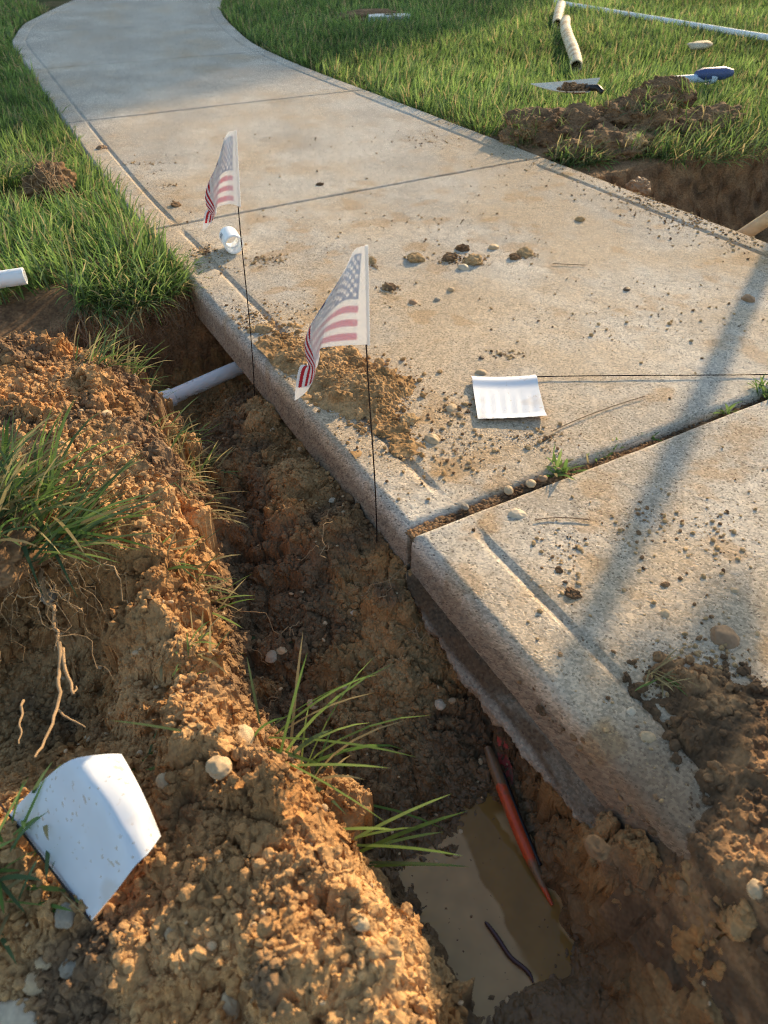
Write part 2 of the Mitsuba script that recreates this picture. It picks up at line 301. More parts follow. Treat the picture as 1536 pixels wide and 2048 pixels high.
def make_slab(yl0, yl1, yr0, yr1, r_side, r_near, r_far, step, thick, gap0, gap1, label=None, groove=(.03, .03)):
    W, Lh = 1.216, (yl1 - yl0 + yr1 - yr0) / 2
    tx = dist_steps(W, r_side, step, GROOVE + [W - g for g in GROOVE]); ty = dist_steps(Lh, min(r_near, r_far), step)
    ty = np.unique(np.concatenate([ty, np.linspace(0, r_near, 7), Lh - np.linspace(0, r_far, 7)]))
    TX, TY = np.meshgrid(tx, ty, indexing='ij')
    k = TY / Lh
    yl = yl0 + gap0 + k * (yl1 - yl0 - gap0 - gap1); yr = yr0 + gap0 + k * (yr1 - yr0 - gap0 - gap1)
    xl, xr = left_edge(yl), right_edge(yr); s = TX / W
    x, y = xl + s * (xr - xl), yl + s * (yr - yl)
    def rnd(d, r):
        q = np.clip(1 - d / r, 0, 1); return r * (1 - np.sqrt(np.clip(1 - q * q, 0, 1)))
    z = -np.maximum(rnd(np.minimum(TX, W - TX), r_side), np.maximum(rnd(TY, r_near), rnd(Lh - TY, r_far)))
    gd = np.minimum(TX, W - TX) - .073
    fade = np.clip((TY - groove[0]) / .03, 0, 1) * np.clip((Lh - groove[1] - TY) / .03, 0, 1)
    z -= .0045 * np.clip(1 - (np.abs(gd) / .0085) ** 2, 0, 1) * fade
    P = np.stack([x, y, 0 * x], -1)
    z += .0022 * (nfbm(P * 5, 3, 3) - .5) + .0012 * (nnoise(P * 35, 5) - .5)
    v = np.stack([x, y, z], -1); n, m = x.shape
    verts, faces = [v.reshape(-1, 3)], [grid_faces(n, m)]
    idx = np.arange(n * m).reshape(n, m)
    border = np.concatenate([idx[:, 0], idx[-1, 1:], idx[-2::-1, -1], idx[0, -2:0:-1]])
    prev, base, nb = border, n * m, len(border)
    cx, cy = x.mean(), y.mean()
    for zz, out in ((-.022, .001), (-.045, .0015), (-thick + .004, .002), (-thick, -.004), (-thick, -.12)):
        b = verts[0][border].copy(); d = b[:, :2] - [cx, cy]
        b[:, 2] = np.minimum(zz + .004 * (nfbm(b * 30, 2, 9) - .5), b[:, 2] - .002)
        nrm = np.zeros((nb, 2)); t = np.roll(b[:, :2], -1, 0) - np.roll(b[:, :2], 1, 0); nrm[:, 0], nrm[:, 1] = t[:, 1], -t[:, 0]
        nrm /= np.linalg.norm(nrm, axis=1, keepdims=True) + 1e-9
        b[:, :2] += nrm * (out + .0015 * (nfbm(b * 60, 2, 4)[:, None] - .5))
        verts.append(b); cur = base + np.arange(nb); nx = (np.arange(nb) + 1) % nb
        faces += [np.stack([prev, cur, cur[nx]], 1), np.stack([prev, cur[nx], prev[nx]], 1)]
        prev, base = cur, base + nb
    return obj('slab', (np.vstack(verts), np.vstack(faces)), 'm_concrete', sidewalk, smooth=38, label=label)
J = [(-.65, -.65), (.603, .603), (1.865, 1.865), (3.10, 3.02), (4.25, 4.12), (5.54, 5.22), (7.0, 6.3), (8.3, 7.5), (9.8, 8.9)]
make_slab(*[J[0][0], J[1][0], J[0][1], J[1][1]], .014, .012, .012, .02, .078, .004, .007, 'nearest slab, smeared with soil at the near end')
make_slab(*[J[1][0], J[2][0], J[1][1], J[2][1]], .014, .014, .006, .02, .082, .007, .0022, 'slab with the heap of crumbled soil along its open edge')
for a, b in zip(J[2:], J[3:]):
    make_slab(a[0], b[0], a[1], b[1], .012, .007, .007, .05, .085, .0035, .0035)
# overpoured concrete lip under the near slab
ys = np.linspace(.17, .598, 210)
jit = nfbm(np.stack([ys * 22, ys * 0, ys * 0], -1), 4, 2) - .5
rimx = np.interp(ys, [.17, .25, .31, .35, .42, .5, .56, .598], [.350, .337, .331, .337, .329, .336, .344, .352]) + .020 * jit
rimz = np.interp(ys, [.17, .25, .31, .35, .42, .5, .56, .598], [-.083, -.088, -.082, -.078, -.090, -.088, -.076, -.07]) + .007 * (nfbm(np.stack([ys * 30, ys * 0 + 5, ys * 0], -1), 3, 8) - .5)
prof = []
for a, b, za in ((.385, 0, -.058), (.364, .0, -.064), (.5, .5, 0), (0, 1, 0), (.006, 1, -.019), (.024, 1, -.035), (.06, 1, -.05)):
    if b == 0: prof.append(np.stack([ys * 0 + a, ys, ys * 0 + za], 1))
    elif b == .5: prof.append(np.stack([(rimx + .364) / 2, ys, (rimz - .066) / 2], 1))
    else: prof.append(np.stack([rimx + a, ys, rimz + za], 1))
prof = [p_ for a_, b_ in zip(prof[:-1], prof[1:]) for p_ in (a_, a_ + (b_ - a_) / 3, a_ + (b_ - a_) * 2 / 3)] + prof[-1:]
lv = np.stack(prof, 1); lv += (.008 * (nfbm(lv * 60, 4, 6)[..., None] - .5) + .004 * (nnoise(lv * 240, 6)[..., None] - .5)) * np.array([1, 0, 1.0])
obj('overpour_lip', (lv.reshape(-1, 3), grid_faces(len(ys), len(prof))), 'm_ledge', sidewalk, smooth=50, label='ragged lip of spilled concrete under the nearest slab')

# ---------------------------------------------------------------- terrain
def smooth01(a, b, x):
    t = np.clip((x - a) / (b - a), 0, 1); return t * t * (3 - 2 * t)
LEFT = np.array([(-.25, .15, -.03), (-.15, .3, -.02), (-.1, .22, -.012), (-.05, .15, 0), (.03, .3, .045), (.07, .36, .045), (.07, .25, .047), (.1, .2, .035), (.06, .15, .032),
    (.1, .12, .02), (0, .25, .03), (-.02, .35, .015), (.1, .3, .035), (.05, 0, 0), (-.1, 0, -.03), (.1, .05, 0), (0, .45, .0), (.06, .45, .018), (-.08, .45, -.008), (-.22, .45, -.01),
    (-.08, .58, -.095), (-.12, .68, -.10), (-.05, .66, -.075), (-.02, .55, -.045), (-.22, .6, -.08), (.05, .6, .035), (.03, .7, .045), (.06, .8, .05), (.1, .7, .03), (.05, .9, .065),
    (.1, .95, .045), (.13, .85, .025), (0, .85, .06), (-.05, .8, .04), (-.1, .85, .05), (.02, 1.0, .068), (.1, 1.1, .055), (.14, 1.1, .03), (0, 1.15, .07), (.07, 1.2, .04), (-.1, 1.0, .07),
    (-.15, 1.2, .06), (.02, 1.28, .055), (.1, 1.27, .012), (.02, 1.37, -.01), (0, 1.44, -.045), (.1, 1.4, -.045), (-.1, 1.4, -.03), (.05, 1.5, -.055), (-.1, 1.5, -.05), (-.1, 1.6, -.03), (.2, 1.6, -.02), (-.27, 1.3, 0),
    (.3, 1.6, -.02), (.1, 1.8, -.02), (-.2, 1.8, -.02), (.3, 1.2, 0), (.3, .8, 0), (.3, .4, 0), (.3, 0, 0)])
FLOOR = np.array([(.25, 0, -.148), (.2, .1, -.166), (.25, .13, -.169), (.23, .05, -.160), (.165, .21, -.195), (.22, .2, -.2), (.27, .25, -.2), (.18, .3, -.181), (.27, .33, -.177), (.2, .4, -.158), (.3, .4, -.152), (.2, .5, -.142), (.3, .5, -.132), (.2, .6, -.132),
    (.3, .62, -.105), (.355, .62, -.066), (.36, .7, -.068), (.36, .85, -.072), (.36, 1.05, -.088), (.25, .75, -.094), (.3, .75, -.078), (.2, .75, -.125), (.22, .9, -.108), (.3, .9, -.082),
    (.25, 1.05, -.115), (.32, 1.05, -.092), (.22, 1.15, -.15), (.33, 1.18, -.108), (.25, 1.25, -.19), (.33, 1.27, -.16), (.2, 1.35, -.22), (.33, 1.38, -.23), (.2, 1.45, -.22), (.4, 1.4, -.2),
    (.1, 1.4, -.2), (.34, .3, -.168), (.345, .36, -.165), (.31, .25, -.192), (.30, .2, -.195), (.36, .25, -.11), (.36, .2, -.092), (.33, .2, -.128), (.335, .15, -.085), (.36, .12, -.02), (.295, .13, -.165), (.3, .08, -.10), (.335, .07, -.04), (.36, .06, -.01), (.28, .03, -.11),
    (.36, .4, -.14), (.36, .5, -.125), (.42, .5, -.12), (.42, .2, -.1), (.42, .9, -.1), (.1, .3, -.19), (.1, .6, -.14), (.1, .9, -.13), (.33, -.1, -.06), (.2, -.1, -.14), (.42, 0, -.02)])
rbf_left = RBFInterpolator(LEFT[:, :2], LEFT[:, 2], kernel='thin_plate_spline', smoothing=1e-5)
rbf_floor = RBFInterpolator(FLOOR[:, :2], FLOOR[:, 2], kernel='thin_plate_spline', smoothing=1e-5)
RIM = PchipInterpolator([-.3, 0, .126, .168, .225, .285, .37, .48, .55, .66, .75, .83, .98, 1.15, 1.25, 1.31, 1.36, 1.42, 1.5, 2],
                        [.09, .095, .108, .122, .124, .118, .106, .088, .072, .098, .130, .147, .155, .168, .16, .13, .08, .03, .0, .0])
def clods(z, X, Y, seed, count, r0, r1, power, mask=None, sink=.35):
    """heap half-sunk, slightly lumpy balls on a height field"""
    r = np.random.default_rng(seed); x0, x1, y0, y1 = X[0, 0], X[-1, 0], Y[0, 0], Y[0, -1]
    dx, dy = X[1, 0] - X[0, 0], Y[0, 1] - Y[0, 0]; n, m = X.shape; out = z.copy()
    cx, cy = r.uniform(x0, x1, count), r.uniform(y0, y1, count); rad = r0 * (r1 / r0) ** (r.random(count) ** power)
    el, an = r.uniform(.72, 1.4, count), r.uniform(0, np.pi, count); fl = r.uniform(.55, 1.0, count)
    Pw = np.stack([X, Y, 0 * X], -1) * (.42 / r1); X = X + 1.1 * r1 * (nfbm(Pw, 3, seed + 1) - .5); Y = Y + 1.1 * r1 * (nfbm(Pw + 9, 3, seed + 2) - .5)
    for k in np.argsort(-rad):
        i, j = int((cx[k] - x0) / dx), int((cy[k] - y0) / dy)
        if mask is not None and r.random() > mask[min(i, n - 1), min(j, m - 1)]: continue
        w, h = int((rad[k] * 1.4 + .4 * r1) / dx) + 1, int((rad[k] * 1.4 + .4 * r1) / dy) + 1
        a, b, c, d = max(i - w, 0), min(i + w + 1, n), max(j - h, 0), min(j + h + 1, m)
        gx, gy = X[a:b, c:d] - cx[k], Y[a:b, c:d] - cy[k]; ca, sa = math.cos(an[k]), math.sin(an[k])
        q = ((gx * ca + gy * sa) * el[k]) ** 2 + ((gy * ca - gx * sa) / el[k]) ** 2
        zc = z[min(i, n - 1), min(j, m - 1)] - sink * rad[k]
        hz = zc + rad[k] * np.clip(1 - q / rad[k] ** 2, 0, None) ** .62 * fl[k]
        out[a:b, c:d] = np.where(q < rad[k] ** 2, np.maximum(out[a:b, c:d], hz), out[a:b, c:d])
    return out
gx = np.arange(-.30, .4601, .0022); gy = np.arange(-.14, 1.80, .0024)
GX, GY = np.meshgrid(gx, gy, indexing='ij'); XY = np.stack([GX, GY], -1).reshape(-1, 2)
cxs, cys = np.linspace(-.31, .47, 70), np.linspace(-.15, 1.81, 150); CX, CY = np.meshgrid(cxs, cys, indexing='ij'); CC = np.stack([CX, CY], -1).reshape(-1, 2)
zl = RectBivariateSpline(cxs, cys, rbf_left(CC).reshape(CX.shape))(gx, gy)
zf = RectBivariateSpline(cxs, cys, rbf_floor(CC).reshape(CX.shape))(gx, gy)
P3 = np.stack([GX, GY, 0 * GX], -1)
wob = .03 * (nfbm(P3 * 14, 3, 1) - .5) + .004 * (nfbm(P3 * 60, 2, 2) - .5)
wall = smooth01(-.046, .066, GX + wob - RIM(GY))
endw = smooth01(1.475, 1.56, GY + .04 * (nfbm(P3 * 12 + 4, 3, 3) - .5) + .012 * (nfbm(P3 * 70, 2, 5) - .5))
lawnz = -.02 + .006 * (nfbm(P3 * 9, 2, 1) - .5) - .04 * smooth01(.2, .05, GX) * smooth01(1.68, 1.56, GY)
Z = zl * (1 - wall) + zf * wall
Z = Z * (1 - endw) + lawnz * endw
edge = np.clip(np.minimum(np.minimum(GX + .30, 1.80 - GY), GY + .14) / .05, 0, 1)
soily = edge * (1 - smooth01(1.45, 1.6, GY))
water = np.exp(-(((GX - .23) / .07) ** 2 + ((GY - .2) / .12) ** 2))
calm = soily * (1 - .8 * np.clip(water * 1.3, 0, 1)) * (1 - .62 * smooth01(.20, .28, GX) * smooth01(.30, .18, GY))
Z += soily * .03 * (nfbm(P3 * 9 + 7, 3, 4) - .5) * (1 - water)
LUMPS = [(.205, .82, .040, .030), (.255, .78, .036, .040), (.285, .86, .055, .022), (.245, .71, .036, .026), (.30, .70, .04, .02), (.31, .56, .03, .02), (.18, .60, .03, .02), (.335, .225, .036, .030), (.350, .19, .040, .036), (.325, .165, .03, .028),
         (.33, 1.10, .05, .02), (.24, .98, .05, .02), (.02, .43, .035, .03), (.06, .47, .03, .025), (.10, .44, .03, .03), (.0, .40, .03, .02), (.0, 1.28, .03, .02), (.1, .62, .04, .02), (.07, .55, .03, .025), (.02, .60, .04, .03), (.10, .20, .04, .02), (.03, .20, .04, .02), (-.16, .42, .03, .02), (.13, .56, .02, .015)]
for lx_, ly_, lr, lh in LUMPS:
    q = np.hypot(GX - lx_ + .25 * lr * (nfbm(P3 * 40 + lr * 900, 2, 5) - .5) * 4, GY - ly_ + .25 * lr * (nfbm(P3 * 40 + lr * 500, 2, 6) - .5) * 4) / lr
    Z += lh * np.sqrt(np.clip(1 - q * q, 0, 1)) * soily
Z = clods(Z, GX, GY, 11, 420, .012, .036, 1.4, calm * .8, .3)
Z = clods(Z, GX, GY, 12, 3000, .0035, .012, 1.9, calm * .75, .25)
Z = clods(Z, GX, GY, 13, 30000, .0015, .0042, 1.7, calm * .9, .2)
Z += calm * .013 * (nfbm(P3 * 45, 4, 6) - .5) + calm * .0045 * (nnoise(P3 * 170, 7) - .5) + calm * .0075 * (nnoise(P3 * 290, 8) - .5)
for fr, am, sd_ in ((15, .010, 21), (36, .004, 22)):
    Z -= calm * am * np.clip(1 - np.abs(nfbm(P3 * fr, 3, sd_) - .5) / .045, 0, 1)
under = smooth01(.358, .364, GX) * (GY > .13)
Z = np.where(under > 0, np.minimum(Z, -.062 - .03 * under), Z)
Z = Z * edge + -.02 * (1 - edge)
# sideways crumbling of the steep faces
gzx, gzy = np.gradient(Z, .0022, .0024); st = np.clip(np.hypot(gzx, gzy) / 1.2, 0, 1) * soily
V3 = np.stack([GX, GY, Z], -1)
off = (np.stack([nfbm(V3 * 55 + k * 31, 3, k) for k in range(2)], -1) - .5) * .021 * st[..., None]
off += (np.stack([nnoise(V3 * 150 + k * 17, k + 3) for k in range(2)], -1) - .5) * .005 * st[..., None]
V3[..., :2] += off
Z_SOIL = RectBivariateSpline(gx, gy, Z, kx=1, ky=1)
def soil_z(x, y): return Z_SOIL(x, y, grid=False)
mid = lambda a: (a[:-1, :-1] + a[1:, :-1] + a[:-1, 1:] + a[1:, 1:]) / 4
mx, my, mw = mid(GX), mid(GY), mid(wall)
is_trench = (mw > .5) & (my < 1.5)
is_lawn = my > 1.50
is_mound = ~is_trench & ~is_lawn
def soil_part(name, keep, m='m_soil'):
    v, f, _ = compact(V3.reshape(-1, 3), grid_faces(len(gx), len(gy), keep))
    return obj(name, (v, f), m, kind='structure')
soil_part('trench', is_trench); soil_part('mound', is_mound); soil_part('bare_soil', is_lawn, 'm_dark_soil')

# the hole on the other side of the path
hx = np.arange(1.545, 3.2, .007); hy = np.arange(.45, 2.5, .007); HX, HY = np.meshgrid(hx, hy, indexing='ij'); H3 = np.stack([HX, HY, 0 * HX], -1)
hw = .06 * (nfbm(H3 * 7, 3, 1) - .5) + .03 * (nfbm(H3 * 30, 2, 2) - .5)
hole = smooth01(1.70, 1.58, HY + hw) * smooth01(.62, .72, HY + hw) * smooth01(3.0, 2.9, HX)
bank = .05 * np.exp(-((HX - 1.9) / .4) ** 2 - ((HY - 2.05) / .14) ** 2)
HE = np.clip(np.minimum(np.minimum(3.19 - HX, HY - .45), 2.49 - HY) / .06, 0, 1)
hz = -.02 + hole * (-.26) + bank + .03 * hole * (nfbm(H3 * 12, 3, 5) - .5)
hz = clods(hz, HX, HY, 21, 900, .012, .035, 1.3, np.clip(hole + bank * 20, 0, 1) * .7, .4)
hz += .014 * (nfbm(H3 * 40, 3, 6) - .5) * np.clip(hole + bank * 20, 0, 1)
hz = np.where((HX < 1.584), np.minimum(hz, -.09), hz) * HE + -.02 * (1 - HE)
HZF = RectBivariateSpline(hx, hy, hz, kx=1, ky=1)
hg = np.gradient(hz, .007); hs = np.clip(np.hypot(*hg) / 1.2, 0, 1)
hv = np.stack([HX, HY, hz], -1); hv[..., :2] += (np.stack([nfbm(hv * 26 + k * 13, 3, k) for k in range(2)], -1) - .5) * .05 * hs[..., None]
obj('excavated_hole', (hv.reshape(-1, 3), grid_faces(len(hx), len(hy))), 'm_dark_soil', kind='structure')

# the ground everywhere else, one sheet with openings where the two dug patches lie
lx = np.unique(np.concatenate([-np.geomspace(.3, 80, 40), np.linspace(-.3, 3.2, 60), 3.2 + np.geomspace(.05, 80, 50), [-.30, .46, 1.545, 3.19]]).round(4))
ly = np.unique(np.concatenate([-np.geomspace(.14, 80, 30), np.linspace(-.14, 2.5, 60), 2.5 + np.geomspace(.05, 90, 60), [-.14, 1.80, .45, 2.49]]).round(4))
LX, LY = np.meshgrid(lx, ly, indexing='ij'); cxm, cym = mid(LX), mid(LY)
inside = ((cxm > -.30) & (cxm < .46) & (cym > -.14) & (cym < 1.80)) | ((cxm > 1.545) & (cxm < 3.19) & (cym > .45) & (cym < 2.49))
v, f, _ = compact(np.stack([LX, LY, 0 * LX - .0205], -1).reshape(-1, 3), grid_faces(len(lx), len(ly), ~inside))
obj('ground', (v, f), 'm_lawn_soil', kind='structure')

# soil spread over the near end of the slab
dx = np.arange(.306, 1.0, .003); dy = np.arange(-.12, .42, .0026); DX, DY = np.meshgrid(dx, dy, indexing='ij'); D3 = np.stack([DX, DY, 0 * DX], -1)
dn = nfbm(D3 * 10 + 3, 4, 2) - .5
line = np.interp(DX, [.36, .378, .405, .44, .47, .52, .58, .65, .8, 1.0], [.118, .138, .19, .275, .305, .275, .25, .24, .25, .24])
dz = .028 * smooth01(0, .22, line + .10 * dn - DY) + .012 * dn * (DY < line + .05) + np.where(DY > line + .08 * dn, -.014, -.004)
dz += .016 * np.exp(-((DX - .37) / .05) ** 2) * smooth01(.145, .09, DY)
dz = np.where(DX < .368, dz - (.368 - DX) * 1.5, dz)
dm = (DY < line + .12 * dn + .01) * 1.0
dz = clods(dz, DX, DY, 31, 420, .006, .018, 1.6, dm * .6 * np.where(DX < .40, .3, 1), .35); dz = clods(dz, DX, DY, 32, 7000, .0022, .006, 1.5, dm * .85, .2); dz += .012 * (nfbm(D3 * 24, 3, 9) - .5) * dm
dz += (.008 * (nfbm(D3 * 50, 3, 3) - .5) + .004 * (nnoise(D3 * 200, 5) - .5)) * dm
keep = np.where(mid(DX) < .366, (mid(DY) < .155) & (mid(dz) > soil_z(mid(DX), np.clip(mid(DY), -.13, 1)) - .004), mid(dz) > -.006)
v, f, _ = compact(np.stack([DX, DY, dz], -1).reshape(-1, 3), grid_faces(len(dx), len(dy), keep))
obj('spilled_soil', (v, f), 'm_spill', kind='structure')
DZF = RectBivariateSpline(dx, dy, dz, kx=1, ky=1)
def top_z(x, y):
    """height of whatever covers the place: slab, spilled soil or dug soil"""
    if x > .362: return max(0.0, float(DZF(x, y)[0, 0]) if (.33 < x < 1 and -.12 < y < .42) else 0.0)
    return float(soil_z(x, y))

# ---------------------------------------------------------------- puddle
PW = -.1835
pt = np.linspace(0, 2 * np.pi, 60, endpoint=False)
pr = 1 + .2 * (nfbm(np.stack([np.cos(pt) * 1.5, np.sin(pt) * 1.5, pt * 0], -1), 3, 3) - .5)
ring = np.stack([.215 + .13 * np.cos(pt) * pr, .195 + .19 * np.sin(pt) * pr, pt * 0 + PW], 1)
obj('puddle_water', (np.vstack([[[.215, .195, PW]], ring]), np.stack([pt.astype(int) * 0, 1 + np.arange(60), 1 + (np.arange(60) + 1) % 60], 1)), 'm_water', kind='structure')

r = np.random.default_rng(77); n = 90; a_, q_ = r.uniform(0, 2 * np.pi, n), np.sqrt(r.random(n)); rd_ = .0005 * (4.0 ** (r.random(n) ** 2.5))
obj('puddle_debris', scatter(np.column_stack([.215 + .10 * q_ * np.cos(a_), .215 + .11 * q_ * np.sin(a_), np.full(n, PW)]), rd_, 78, 0), 'm_dark_soil', label='specks of debris floating on the muddy puddle', cat='debris', kind='stuff')

# ---------------------------------------------------------------- lawn
def lawn_density(x, y):
    xl, xr = left_edge(np.clip(y, -8, 10.9)), right_edge(np.clip(y, -8, 9.9))
    n1 = nfbm(np.stack([x * 8, y * 8, 0 * x], -1), 3, 4) - .5
    left = (x < xl - .004) & (y > 1.53 + .04 * n1) & ~((x < .12) & (y < 1.66 + .06 * n1)) & ~((np.hypot((x - .17) / .10, (y - 2.32) / .14) < 1 + n1))
    h = np.zeros_like(x); ins = (x > 1.55) & (x < 3.18) & (y > .46) & (y < 2.48)
    h[ins] = HZF(x[ins], y[ins], grid=False)
    right = (x > xr + .006) & (y > .3) & (h > -.05) & ~((np.hypot((x - 1.93) / .40, (y - 1.93) / .20) < 1 + n1))
    right &= ~((np.hypot((x - 2.66) / .16, (y - 4.93) / .16) < 1 + n1)) & ~((y < 1.80 + .2 * n1) & (x < 1.9))
    return left, right
def in_view(x, y, m=120):
    c = (np.stack([x, y, 0 * x + .03], -1) - EYE) @ R_CAM
    u, v = 768 + 1469 * c[:, 0] / -c[:, 2], 1024 - 1469 * c[:, 1] / -c[:, 2]
    return (c[:, 2] < 0) & (u > -m) & (u < 1536 + m) & (v > -160) & (v < 2200)
def make_lawn(name, side, label):
    V, F, C, n = [], [], [], 0; rng = np.random.default_rng(100 + side)
    bands = [(0.0, 2.6, 15000, 1.0), (2.6, 3.7, 13000, 1.05), (3.7, 5.2, 8500, 1.25), (5.2, 7.5, 4600, 1.6), (7.5, 10.5, 2300, 2.2)]
    for r0, r1, dens, wid in bands:
        box = (-.9, .9, 1.4, 9.5) if side == 0 else (1.5, 10.0, .3, 9.5)
        N = int(dens * (box[1] - box[0]) * (box[3] - box[2]))
        x, y = rng.uniform(box[0], box[1], N), rng.uniform(box[2], box[3], N)
        r = np.hypot(x, y); ok = (r >= r0) & (r < r1); x, y = x[ok], y[ok]
        ok = in_view(x, y); x, y = x[ok], y[ok]
        ok = lawn_density(x, y)[side]; x, y = x[ok], y[ok]
        clump = nfbm(np.stack([x * 14, y * 14, 0 * x], -1), 3, 8); ok = rng.random(len(x)) < .45 + .9 * (clump - .2); x, y, clump = x[ok], y[ok], clump[ok]
        k = len(x)
        if not k: continue
        z = np.full(k, -.021); ins = (x > 1.55) & (x < 3.18) & (y > .46) & (y < 2.48); z[ins] = HZF(x[ins], y[ins], grid=False) - .003
        big = nfbm(np.stack([x * 2.2, y * 2.2, 0 * x], -1), 2, 5)
        L = rng.uniform(.042, .092, k) * (.6 + .75 * clump) * (.8 + .4 * big)
        W = rng.uniform(.0026, .0052, k) * wid
        yaw = 2 * np.pi * nfbm(np.stack([x * 5, y * 5, 0 * x], -1), 2, 6) * 2 + rng.normal(0, .9, k)
        lean = np.abs(rng.normal(.28, .28, k)); curl = np.abs(rng.normal(.7, .6, k))
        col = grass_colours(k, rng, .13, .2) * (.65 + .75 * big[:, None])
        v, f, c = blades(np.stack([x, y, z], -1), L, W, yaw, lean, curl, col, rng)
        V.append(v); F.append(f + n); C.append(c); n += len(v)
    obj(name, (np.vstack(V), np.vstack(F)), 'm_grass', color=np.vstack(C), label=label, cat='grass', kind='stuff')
make_lawn('lawn_grass', 0, 'uneven green lawn grass to the left of the concrete footpath')
make_lawn('lawn_grass', 1, 'bright sunlit lawn grass to the right of the concrete footpath')

# fringe blades along a rim, single tufts
def tuft(name, label, centre, n, radius, length, width, lean, curl, seed, yaw0=None, spread=3.2, dry=.15, blue=.2, cat='grass tuft', group=None, zfun=None, parent=None, seg=5, tint=1.0):
    rng = np.random.default_rng(seed); c = np.asarray(centre, float)
    a, r = rng.uniform(0, 2 * np.pi, n), radius * np.sqrt(rng.random(n))
    b = np.stack([c[0] + r * np.cos(a), c[1] + r * np.sin(a), np.full(n, c[2])], -1)
    if zfun is not None: b[:, 2] = [zfun(x, y) for x, y, _ in b]
    b[:, 2] -= .004
    yaw = a * .5 + rng.uniform(-np.pi, np.pi, n) if yaw0 is None else yaw0 + rng.uniform(-spread / 2, spread / 2, n)
    L = rng.uniform(*length, n); W = rng.uniform(*width, n)
    v, f, col = blades(b, L, W, yaw, rng.uniform(*lean, n), rng.uniform(*curl, n), grass_colours(n, rng, dry, blue) * tint, rng, seg)
    return obj(name, (v, f), 'm_grass', parent, color=col, label=label, cat=None if parent else cat, group=group, kind='stuff' if parent else None)
def root(pts, r, wob, seed, n=14):
    p = np.asarray(pts, float); t = np.linspace(0, 1, len(p)); k = np.linspace(0, 1, n)
    q = np.stack([np.interp(k, t, p[:, i]) for i in range(3)], 1)
    q += wob * (np.stack([nfbm(np.stack([k * 5 + seed * 3.7 + 50 * i, k * 0, k * 0], -1), 3, seed) for i in range(3)], 1) - .5)
    return tube(q, np.linspace(r, r * .4, n), 5)

# ---------------------------------------------------------------- marker flags
def flag_sheet(ctrl, us, vs, n=46, m=30, gap=.0006):
    """ctrl[i][j]: surveyed points of the sheet at us[i] (fly) and vs[j] (hoist); returns white sheet, printed sheet, uv"""
    c = np.array(ctrl, float); ku, kv = min(3, len(us) - 1), min(2, len(vs) - 1)
    U, Vv = np.linspace(0, 1, n), np.linspace(0, 1, m)
    rows = np.stack([PchipInterpolator(us, c[:, j], axis=0)(U) for j in range(len(vs))], 1)
    P = np.stack([(CubicSpline(vs, rows[i], axis=0) if len(vs) > 2 else PchipInterpolator(vs, rows[i], axis=0))(Vv) for i in range(n)], 0)
    N = np.cross(np.gradient(P, axis=0), np.gradient(P, axis=1)); N /= np.linalg.norm(N, axis=-1, keepdims=True) + 1e-12
    uv = np.stack(np.meshgrid(U, Vv, indexing='ij'), -1).reshape(-1, 2)
    return P.reshape(-1, 3), (P + N * gap).reshape(-1, 3), grid_faces(n, m), uv
def on_sight(px, py, ref, back=0.0):
    """point on a surveyed sight line at the horizontal distance of ref, plus back metres"""
    d = R_CAM @ np.array([px - 768, -(py - 1024), -1469.0]); h = np.linalg.norm(d[:2])
    return EYE + d * (np.hypot(ref[0], ref[1]) + back) / h
def standing_flag(base, table, us, vs, label, top_px):
    t = thing('marker_flag', label, 'marker flag', 'small flags on wire stakes')
    ctrl = [[on_sight(px, py, base, b) for px, py, b in row] for row in table]
    w, pr, f, uv = flag_sheet(ctrl, us, vs)
    obj('sheet', (w, f), 'm_white_sheet', t, smooth=True); obj('printed_face', (pr, f), 'm_flag_print', t, smooth=True, uv=uv, label='stars and stripes print of the flag')
    top = on_sight(*top_px, base)
    bottom = on_sight(*table[0][0][:2], base); hem = np.linspace(0, 1, 8)[:, None]
    obj('hem', tube(bottom + (top - bottom) * hem, .0019, 9), 'm_white_sheet', t, smooth=True, label='white welded hem that holds the wire')
    top = bottom + (top - bottom) * .02
    k = np.linspace(0, 1, 12)[:, None]; bot = np.array([base[0], base[1], base[2] - .06])
    obj('wire', tube(bot * (1 - k) + (top - [0, 0, .001]) * k + np.array([.0035, .001, 0]) * np.sin(k * 4.4), .0009, 7), 'm_wire', t, smooth=True)
    return t
F2 = [[(737, 690, 0), (735, 591, 0), (733, 493, 0)], [(690, 691, .004), (700, 590, .004), (714, 496, .004)], [(641, 697, .002), (664, 615, .004), (690, 540, .008)],
      [(639, 716, -.006), (629, 655, -.014), (659, 594, -.008)], [(630, 738, -.012), (610, 692, -.022), (636, 636, -.010)], [(603, 730, -.018), (629, 736, -.013), (622, 700, .004)], [(589, 801, -.016), (620, 770, -.012), (612, 735, .006)]]
US, VS = [0, .2, .42, .54, .68, .84, 1], [0, .5, 1]
standing_flag((.346, .668, -.10), F2, US, VS, 'nearer small stars and stripes flag on a dark wire stake', (733, 491))
F1 = [[(480, 414, 0), (475, 338, 0), (471, 263, 0)], [(457, 409, -.004), (457, 335, -.003), (462, 263, .0)], [(434, 416, .0), (441, 345, .002), (450, 275, .006)],
      [(434, 424, -.006), (424, 374, -.014), (440, 316, -.008)], [(429, 432, -.012), (411, 395, -.022), (431, 346, -.010)], [(414, 420, -.018), (428, 425, -.013), (424, 380, .004)], [(405, 462, -.016), (424, 438, -.012), (416, 405, .006)]]
standing_flag((.346, 1.155, -.097), F1, US, VS, 'farther small stars and stripes flag beside the white pipe coupling', (471, 261))
